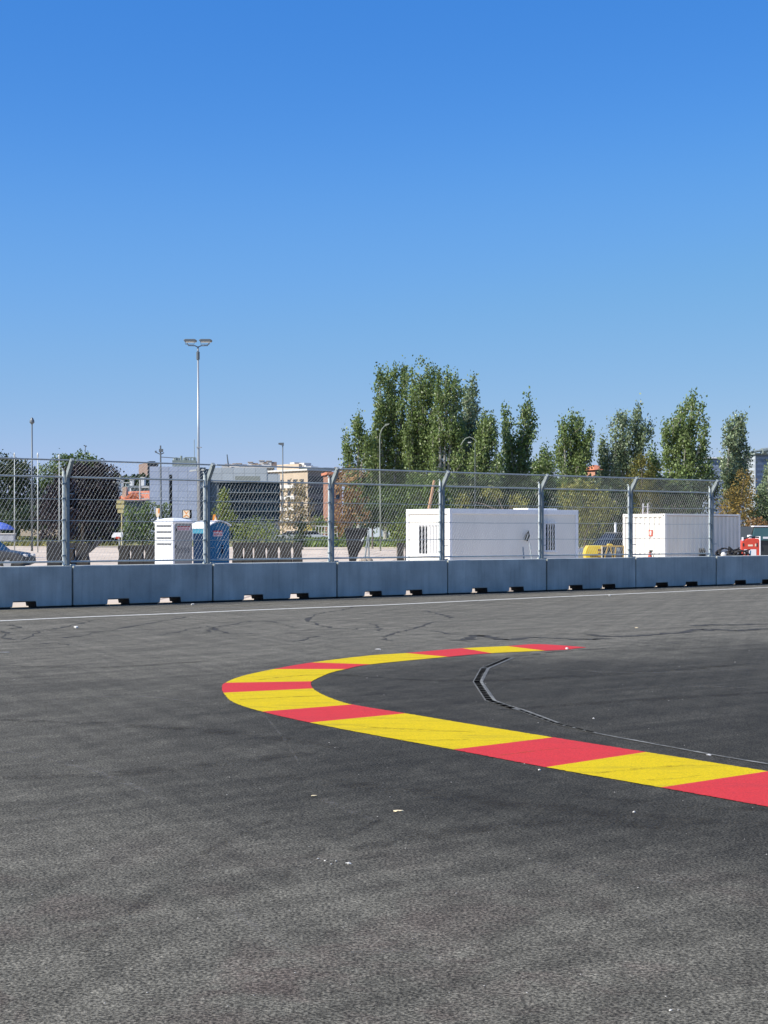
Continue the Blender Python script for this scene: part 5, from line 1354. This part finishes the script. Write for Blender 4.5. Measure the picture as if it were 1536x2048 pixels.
M['olive_leaf'] = leafmat('olive_conifer', (0.08, 0.08, 0.012), (0.17, 0.155, 0.025), 0.4, 0.1, 0.7)
M['cypress_brown'] = leafmat('rusty_conifer', (0.12, 0.09, 0.015), (0.27, 0.19, 0.05), 0.45, 0.1, 0.7)
M['palm_leaf'] = leafmat('bush_leaf', (0.10, 0.15, 0.02), (0.24, 0.28, 0.06), 0.4)
M['bark'] = mat('bark', (0.16, 0.13, 0.10), 0.9, var=0.3, vscale=4, stretch=(1, 1, 0.2)); M['bark_pale'] = mat('pale_bark', (0.34, 0.33, 0.28), 0.8, var=0.25, vscale=3)

def clump_points(centers, per, sig):
    c = np.repeat(centers, per, axis=0)
    return c + RNG.normal(0, 1, c.shape) * sig
def poplar(px0, ybase_Y, spikes, label, m='poplar', leaf=0.34, dens=1.0, depth=1.6, lowfill=None):
    """spikes: (px_start, py_start, px_tip, py_tip, half width px)"""
    Y = ybase_Y; s = Y/F; b = base(px0, Y)
    t = thing('poplar_tree', b, label, 'tree', 'poplars behind the site')
    P = []; tb = MB(); zbend = None
    b_ = Vector((b.x, b.y, 0))
    root_top = at(px0, max(sp_[1] for sp_ in spikes) , Y) - b_
    tb.bar((0, 0, 0), (root_top.x*0.6, 0, root_top.z), 0.45*s/0.065, 9, 0.28*s/0.065, caps=False)
    allsp = []
    for (xa, ya, xb, yb, hw) in spikes:
        allsp.append((xa, ya, xb, yb, hw * (0.84 if yb < 840 else 1.0)))
        Lp = ya - yb
        for k in range(int(Lp / 17)):
            u = RNG.uniform(0.10, 0.80); sd = RNG.choice([-1.0, 1.0]); ln = RNG.uniform(14, 34) * (1.15 - 0.5*u)
            x0 = xa + (xb - xa)*u + sd*hw*0.25; y0 = ya + (yb - ya)*u
            lean_ = RNG.uniform(0.12, 0.42) * sd + 0.14
            y1_ = max(y0 - ln, yb + 8 + 14*RNG.random())
            allsp.append((x0, y0, x0 + ln*lean_, y1_, RNG.uniform(2.6, 4.6)))
    for (xa, ya, xb, yb, hw) in allsp:
        dy = RNG.uniform(-depth, depth) * (1.0 if hw > 5.6 else 1.4)
        A_ = at(xa, ya, Y) - b_; B_ = at(xb + 2, yb + 7, Y) - b_
        A_.y = dy*0.3; B_.y = dy
        L_ = (B_ - A_).length
        mid = A_.lerp(B_, 0.45) + Vector(((B_.x-A_.x)*0.12, dy*0.1, 0))
        curve = lambda u: (A_*(1-u)*(1-u) + mid*2*u*(1-u) + B_*u*u)
        if hw > 5.6: tb.tube([Vector((root_top.x*0.6, 0, root_top.z*0.55))] + [curve(k/7) for k in range(7)], 0.22*s/0.065, 6, 0.03)
        else: tb.tube([curve(k/3) for k in range(4)], 0.06*s/0.065, 4, 0.02)
        n = int(max(10, L_ * hw * s * 22) * dens)
        u = RNG.uniform(0.0, 1.0, n) ** 0.9
        r = (1.0 if yb < 860 else 1.15)*hw*s*np.clip(1.05*(1-u)**0.55*(0.55+0.45*np.minimum(1, u*5)), 0.12, 1)
        ang = RNG.uniform(0, 2*pi, n); rr = np.sqrt(RNG.uniform(0.05, 1, n))*r
        # side sprigs: clumps break the outline
        rr *= np.where(RNG.uniform(0, 1, n) < 0.10, 1.35, 1.0)
        C = np.array([tuple(curve(float(q))) for q in u])
        C[:, 0] += np.cos(ang)*rr; C[:, 1] += np.sin(ang)*rr*0.9; C[:, 2] += RNG.normal(0, 0.35, n)
        # carve gaps
        f = np.sin(C[:, 0]*1.25 + dy) * np.sin(C[:, 2]*0.8 + xa) + 0.5*np.sin(C[:, 0]*2.9 + C[:, 2]*1.6)
        C = C[f > -0.8]
        per = 7
        pts_ = clump_points(C, per, np.array([0.27, 0.27, 0.46]) * (s/0.065))
        P.append(pts_)
    tb.build('trunk', M['bark_pale'], t, smooth=True)
    P = np.concatenate(P)
    cardmesh('crown', cards(P, RNG.uniform(0.65, 1.25, len(P)) * leaf * (s/0.065), up=True), M[m], t)
    return t
def tree(px0, Y, blobs, label, m, cat='tree', name='tree', leaf=0.34, dens=1.0, group=None, yb=None, trunk=True, sheath=None, bark='bark', shell=0.45):
    """blobs: (px, py, rx_px, ry_px[, dy metres])"""
    s = Y/F; b = base(px0, Y); t = thing(name, b, label, cat, group)
    C = []; tops = []
    for bl in blobs:
        px, py, rx, ry = bl[:4]; dy = bl[4] if len(bl) > 4 else RNG.uniform(-0.3, 0.3)*rx*s
        c = at(px, py, Y) - Vector((b.x, b.y, 0)); c.y = dy; tops.append(c)
        vol = rx*ry*s*s
        n = int(max(40, vol*64*dens))
        d = RNG.normal(size=(n, 3)); d /= np.linalg.norm(d, axis=1)[:, None]
        r = RNG.uniform(shell, 1.0, n)[:, None] ** 0.6
        q = d*r*np.array([rx*s, rx*s*0.85, ry*s]) * (1 + 0.16*np.sin(d[:, :1]*5 + d[:, 2:]*7 + px))
        C.append(q + np.array(tuple(c)))
    C = np.concatenate(C); k = s/0.065
    C = C[C[:, 2] > 0.1]
    P = clump_points(C, 6, 0.26*k)
    P = P[P[:, 2] > 0.02]
    cardmesh('crown', cards(P, RNG.uniform(0.65, 1.25, len(P))*leaf*k), M[m], t)
    if trunk:
        tb = MB(); zc = max(0.4, min(c.z for c in tops)*0.8)
        w0 = max(0.05, 0.02*max(c.z for c in tops))
        tb.bar((0, 0, 0), (0, 0, zc), w0*1.4, 8, w0)
        for c in tops: tb.tube([(0, 0, zc*0.95), tuple(Vector((0, 0, zc)).lerp(c, 0.5) + Vector((0, 0, 0.2))), tuple(c)], w0*0.7, 5, w0*0.2)
        tb.build('trunk', M[bark], t)
    return t

# --- the big poplar stand (from left to right)
Y1 = 196
poplar(718, Y1, [(716, 930, 717, 822, 17), (722, 935, 735, 870, 16), (706, 960, 690, 884, 12), (716, 1010, 703, 945, 22), (728, 1040, 722, 950, 22), (712, 985, 689, 930, 12), (700, 920, 688, 856, 5)], 'shortest poplar at the left end of the tall stand')
poplar(772, Y1+4, [(764, 900, 757, 738, 18), (776, 900, 772, 735, 16), (786, 905, 789, 728, 13), (797, 910, 806, 727, 12), (768, 980, 752, 860, 24), (786, 990, 792, 870, 26), (770, 1050, 768, 950, 30), (745, 1000, 738, 880, 18), (798, 980, 806, 845, 14), (758, 960, 752, 830, 12)], 'tall dense poplar, left of the gap at the top of the stand')
poplar(836, Y1+2, [(832, 900, 824, 726, 9), (838, 900, 838, 720, 13), (846, 900, 856, 724, 12), (852, 920, 868, 730, 9), (830, 985, 822, 870, 24), (845, 990, 850, 850, 24), (838, 1040, 834, 940, 34), (826, 910, 820, 790, 10), (858, 960, 866, 835, 13), (822, 960, 812, 850, 12)], 'poplar with the highest tip in the middle of the stand')
poplar(885, Y1-2, [(880, 900, 876, 738, 15), (890, 900, 895, 736, 17), (900, 905, 910, 744, 15), (876, 980, 868, 830, 22), (892, 985, 906, 840, 22), (884, 1050, 884, 940, 34), (905, 960, 920, 840, 14)], 'round topped poplar right of the highest tip')
poplar(925, Y1+6, [(922, 890, 946, 746, 12), (930, 900, 952, 800, 14), (915, 920, 932, 768, 13), (925, 960, 955, 850, 18), (920, 1000, 925, 870, 24), (930, 1050, 940, 930, 28), (935, 940, 962, 850, 13), (940, 970, 975, 868, 12)], 'leaning poplar with a single high tip at the right of the stand', m='poplar2')
poplar(958, Y1-4, [(950, 920, 982, 826, 15), (955, 930, 966, 824, 13), (962, 960, 988, 850, 14), (948, 970, 955, 880, 22), (972, 990, 998, 905, 14), (960, 1050, 965, 940, 30)], 'low poplar spreading right beside the arched lamp')
poplar(1028, Y1+10, [(1018, 920, 1009, 806, 10), (1026, 930, 1016, 850, 14), (1036, 920, 1055, 786, 9), (1046, 930, 1066, 824, 9), (1020, 990, 1014, 880, 20), (1040, 990, 1050, 860, 20), (1030, 1045, 1030, 930, 32)], 'poplar with two thin spires right of the stand')
poplar(1080, Y1+20, [(1078, 980, 1090, 882, 8), (1084, 990, 1100, 905, 12), (1072, 1000, 1070, 915, 14)], 'small young poplar between two larger ones', m='poplar')
poplar(1136, Y1, [(1130, 930, 1124, 830, 12), (1140, 930, 1144, 822, 14), (1150, 930, 1162, 825, 14), (1154, 930, 1180, 845, 8), (1132, 990, 1118, 880, 18), (1148, 990, 1158, 880, 20), (1160, 970, 1176, 890, 10), (1138, 1040, 1138, 940, 34)], 'full poplar leaning right above the right end of the cabin')
poplar(1232, Y1+3, [(1226, 930, 1231, 822, 9), (1236, 930, 1253, 820, 11), (1246, 940, 1276, 804, 11), (1256, 940, 1292, 832, 7), (1262, 950, 1303, 842, 5), (1218, 960, 1205, 868, 15), (1236, 990, 1240, 900, 20), (1262, 990, 1276, 890, 18), (1240, 1040, 1244, 950, 30), (1215, 1000, 1204, 920, 16)], 'poplar of several separate spires above the yellow generator', m='poplar2')
poplar(1300, Y1+8, [(1298, 980, 1303, 888, 10), (1306, 985, 1312, 915, 14)], 'small poplar in the gap left of the tallest right hand one')
poplar(1362, Y1-6, [(1352, 930, 1342, 812, 12), (1360, 920, 1366, 786, 14), (1368, 920, 1382, 780, 11), (1374, 930, 1400, 800, 7), (1378, 940, 1408, 845, 12), (1346, 990, 1330, 840, 16), (1362, 990, 1366, 860, 28), (1380, 1000, 1404, 890, 20), (1362, 1045, 1364, 940, 42), (1392, 1010, 1420, 915, 12)], 'tallest and fullest of the right hand poplars, above the container')
poplar(1462, Y1, [(1456, 930, 1458, 832, 9), (1462, 930, 1472, 820, 9), (1468, 940, 1490, 845, 7), (1456, 980, 1450, 870, 14), (1466, 980, 1480, 880, 17), (1476, 960, 1494, 888, 7), (1462, 1030, 1462, 920, 26), (1480, 1000, 1490, 930, 18)], 'slim poplar with pale stems left of the clad building', m='poplar2')
poplar(1538, Y1-20, [(1534, 1030, 1538, 925, 10), (1540, 1050, 1545, 950, 16), (1530, 1050, 1526, 960, 10)], 'young poplar cut by the right edge of the photo', m='poplar2')

# --- understorey behind the fence
Y2 = 178
tree(860, Y2, [(790, 1005, 34, 38), (840, 990, 40, 42), (890, 985, 42, 40), (760, 1020, 28, 34), (870, 1025, 60, 26)], 'dense green shrubs at the foot of the tall poplars', 'mid_leaf', 'shrubs', 'shrub', dens=0.8)
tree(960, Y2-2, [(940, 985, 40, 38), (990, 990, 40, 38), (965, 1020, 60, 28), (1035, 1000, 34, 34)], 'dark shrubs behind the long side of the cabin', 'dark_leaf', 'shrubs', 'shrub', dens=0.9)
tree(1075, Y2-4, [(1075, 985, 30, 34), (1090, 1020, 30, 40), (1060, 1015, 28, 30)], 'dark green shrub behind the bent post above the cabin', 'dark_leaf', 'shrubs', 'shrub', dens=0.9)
tree(1010, Y2-14, [(985, 985, 22, 16), (1040, 1005, 22, 14), (925, 1000, 14, 14)], 'yellow green twiggy shrub over the cabin roof', 'yel_leaf', 'shrub', 'shrub', dens=0.45)
tree(1170, Y2-20, [(1135, 990, 22, 28), (1165, 978, 24, 22), (1190, 995, 26, 30), (1150, 1025, 30, 30), (1185, 1040, 34, 26), (1215, 1020, 26, 26), (1160, 1065, 30, 24)], 'bright yellow green tree between the cabin and the container', 'yel_leaf', dens=0.75)
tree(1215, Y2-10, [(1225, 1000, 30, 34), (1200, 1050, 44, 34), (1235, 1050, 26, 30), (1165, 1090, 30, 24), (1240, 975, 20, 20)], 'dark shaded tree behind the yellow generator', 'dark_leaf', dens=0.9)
tree(1284, Y2-6, [(1284, 945, 30, 26), (1280, 975, 36, 30), (1284, 920, 16, 12), (1290, 1005, 38, 26)], 'olive coloured conifer between two poplars', 'olive_leaf', name='conifer_tree', dens=1.0, leaf=0.26)
tree(1350, Y2-4, [(1330, 985, 34, 30), (1375, 985, 38, 32), (1350, 1010, 55, 24), (1410, 1000, 26, 34), (1425, 965, 18, 24)], 'dark trees behind the container roof', 'dark_leaf', dens=0.9)
tree(1475, 150, [(1482, 985, 28, 26), (1476, 1010, 36, 30), (1470, 1040, 38, 26), (1487, 955, 18, 16), (1455, 1025, 18, 30)], 'rusty yellow conifer above the red compressor', 'cypress_brown', name='conifer_tree', dens=1.0, leaf=0.26)
tree(1512, 162, [(1515, 1010, 22, 26), (1505, 1040, 26, 24), (1530, 1050, 20, 24), (1520, 1090, 30, 24)], 'dark shrub right of the rusty conifer', 'dark_leaf', 'shrub', 'shrub', dens=0.9)
tree(1508, 148, [(1508, 1050, 20, 14), (1530, 1060, 14, 14)], 'brownish low shrub behind the dark van', 'brown_leaf', 'shrub', 'shrub', dens=0.6, trunk=False)

# --- left half
tree(30, 215, [(10, 935, 34, 26), (40, 945, 34, 26), (5, 975, 44, 34), (48, 985, 36, 32), (20, 1020, 48, 26), (-30, 960, 40, 40)], 'dark green broad tree at the far left edge', 'dark_leaf', dens=0.8)
tree(140, 222, [(130, 935, 32, 26), (165, 928, 30, 22), (100, 955, 30, 26), (190, 945, 26, 20), (95, 990, 30, 24)], 'green tree crown rising behind the purple tree', 'mid_leaf', dens=0.8)
tree(165, 192, [(150, 985, 50, 36), (195, 965, 42, 36), (175, 1010, 60, 32), (110, 1015, 36, 34), (215, 995, 24, 32), (140, 1035, 60, 22), (205, 1030, 34, 24), (160, 950, 36, 26)], 'large dark purple leaved tree behind the leftmost fence post', 'plum', name='plum_tree', dens=1.7)
tree(40, 200, [(25, 1040, 40, 22), (60, 1035, 30, 24), (85, 1048, 26, 16)], 'low dark hedge under the far left tree', 'dark_leaf', 'hedge', 'hedge', dens=0.8, trunk=False)
tree(150, 196, [(105, 1070, 30, 12), (150, 1066, 36, 14), (190, 1072, 36, 14), (225, 1062, 26, 20), (255, 1072, 20, 12)], 'low dark hedge under the purple tree', 'plum', 'hedge', 'hedge', dens=0.9, trunk=False)
tree(285, 165, [(262, 1025, 20, 16), (282, 1040, 26, 18), (305, 1020, 22, 16), (328, 1022, 16, 16), (270, 1062, 30, 20), (300, 1062, 30, 22), (322, 1050, 20, 22)], 'green bushy tree left of the white toilet', 'mid_leaf', dens=0.9)
tree(275, 160, [(262, 1075, 24, 14), (300, 1078, 28, 12), (325, 1075, 18, 14)], 'dark hedge above the dark blocks left of the white toilet', 'dark_leaf', 'hedge', 'hedge', dens=1.0, trunk=False)
tree(446, 130, [(446, 1010, 15, 18), (449, 990, 8, 14), (440, 1028, 20, 14), (456, 1032, 16, 14), (450, 1050, 22, 16)], 'small bright green tree behind the blue toilet roof', 'palm_leaf', dens=1.1, leaf=0.3)
tree(510, 118, [(500, 1055, 26, 18), (520, 1052, 26, 18), (538, 1064, 20, 14), (512, 1072, 38, 14), (486, 1070, 18, 18)], 'rounded green bush right of the blue toilet', 'palm_leaf', 'shrub', 'shrub', dens=1.0, leaf=0.28)
tree(515, 125, [(490, 1082, 30, 10), (530, 1083, 34, 10), (570, 1080, 26, 12)], 'dark hedge above the dark block row', 'dark_leaf', 'hedge', 'hedge', dens=1.1, trunk=False)
tree(600, 165, [(590, 990, 24, 20), (607, 1010, 28, 22), (590, 1030, 30, 22), (612, 1045, 24, 16), (600, 975, 16, 14), (575, 1045, 20, 14)], 'drab brown leaved tree in front of the apartment block', 'drab_leaf', dens=0.45)
tree(604, 162, [(606, 1058, 10, 20), (600, 1080, 8, 14)], 'dark slim shrub trunk at the foot of the drab brown tree', 'dark_leaf', 'shrub', 'shrub', dens=1.2, trunk=True)
tree(700, 150, [(700, 950, 28, 16), (692, 975, 28, 24), (706, 1000, 32, 26), (690, 1025, 24, 24), (715, 1030, 26, 22), (682, 1050, 12, 16)], 'brown browned tree behind the black bin', 'brown_leaf', dens=0.6)
tree(745, 172, [(742, 1020, 30, 26), (770, 1030, 28, 24), (735, 1044, 22, 14)], 'grey green shrub right of the brown tree', 'dark_leaf', 'shrub', 'shrub', dens=0.8)
tree(795, 105, [(797, 1058, 17, 20), (790, 1076, 17, 16), (806, 1050, 10, 14), (802, 1080, 12, 14)], 'rounded green bush at the left end of the cabin', 'palm_leaf', 'shrub', 'shrub', dens=1.1, leaf=0.26)
tree(640, 250, [(625, 1062, 20, 10), (655, 1055, 24, 12), (680, 1065, 18, 12), (640, 1045, 18, 10)], 'pale green roadside shrubs behind the white car', 'palm_leaf', 'shrubs', 'shrub', dens=0.6, trunk=False)
# wooded mass on the far hill and behind everything, stuff
def wood(px0, px1, Y, ytop, ybot, n, m, label, leaf=2.2):
    px = RNG.uniform(px0, px1, n); py = ytop + (ybot-ytop)*RNG.uniform(0, 1, n)**1.0 + 3*np.sin(px*0.13) + 2*np.sin(px*0.37)
    Yv = Y + RNG.uniform(-12, 12, n)
    c = np.stack([(px-HX)/F*Yv, Yv, CAM_H + (HY-py)/F*Yv], 1)
    o = cardmesh('woodland', cards(c, RNG.uniform(0.6, 1.3, n)*leaf), M[m]); return tag(o, label, 'woodland', kind='stuff')
wood(225, 300, 560, 952, 1010, 1500, 'dark_leaf', 'dark wooded hillside left of the clad building')
wood(-40, 240, 300, 1040, 1076, 2500, 'dark_leaf', 'far dark trees under the crowns on the left', 1.6)
wood(690, 1560, 330, 955, 1076, 16000, 'dark_leaf', 'far dark woodland behind the poplars', 1.8)
random.seed(9)
for k, (px, py, w_) in enumerate([(285, 954, 6), (262, 958, 5), (241, 960, 5)]):
    t = thing('hill_house', base(px, 540), 'tiny pale house on the wooded hill, ' + ['below the brown tower', 'in the middle of the gap', 'nearest the purple tree'][k], 'house'); s = 540/F
    MB().box(-w_/2*s, 0, 0, w_/2*s, 4, Hof(py+2, 540)).build('wall', M['sign_white'], t); MB().box(-w_/2*s-.2, -.2, Hof(py+2, 540), w_/2*s+.2, 4.2, Hof(py, 540)).build('roof', M['pale'], t)
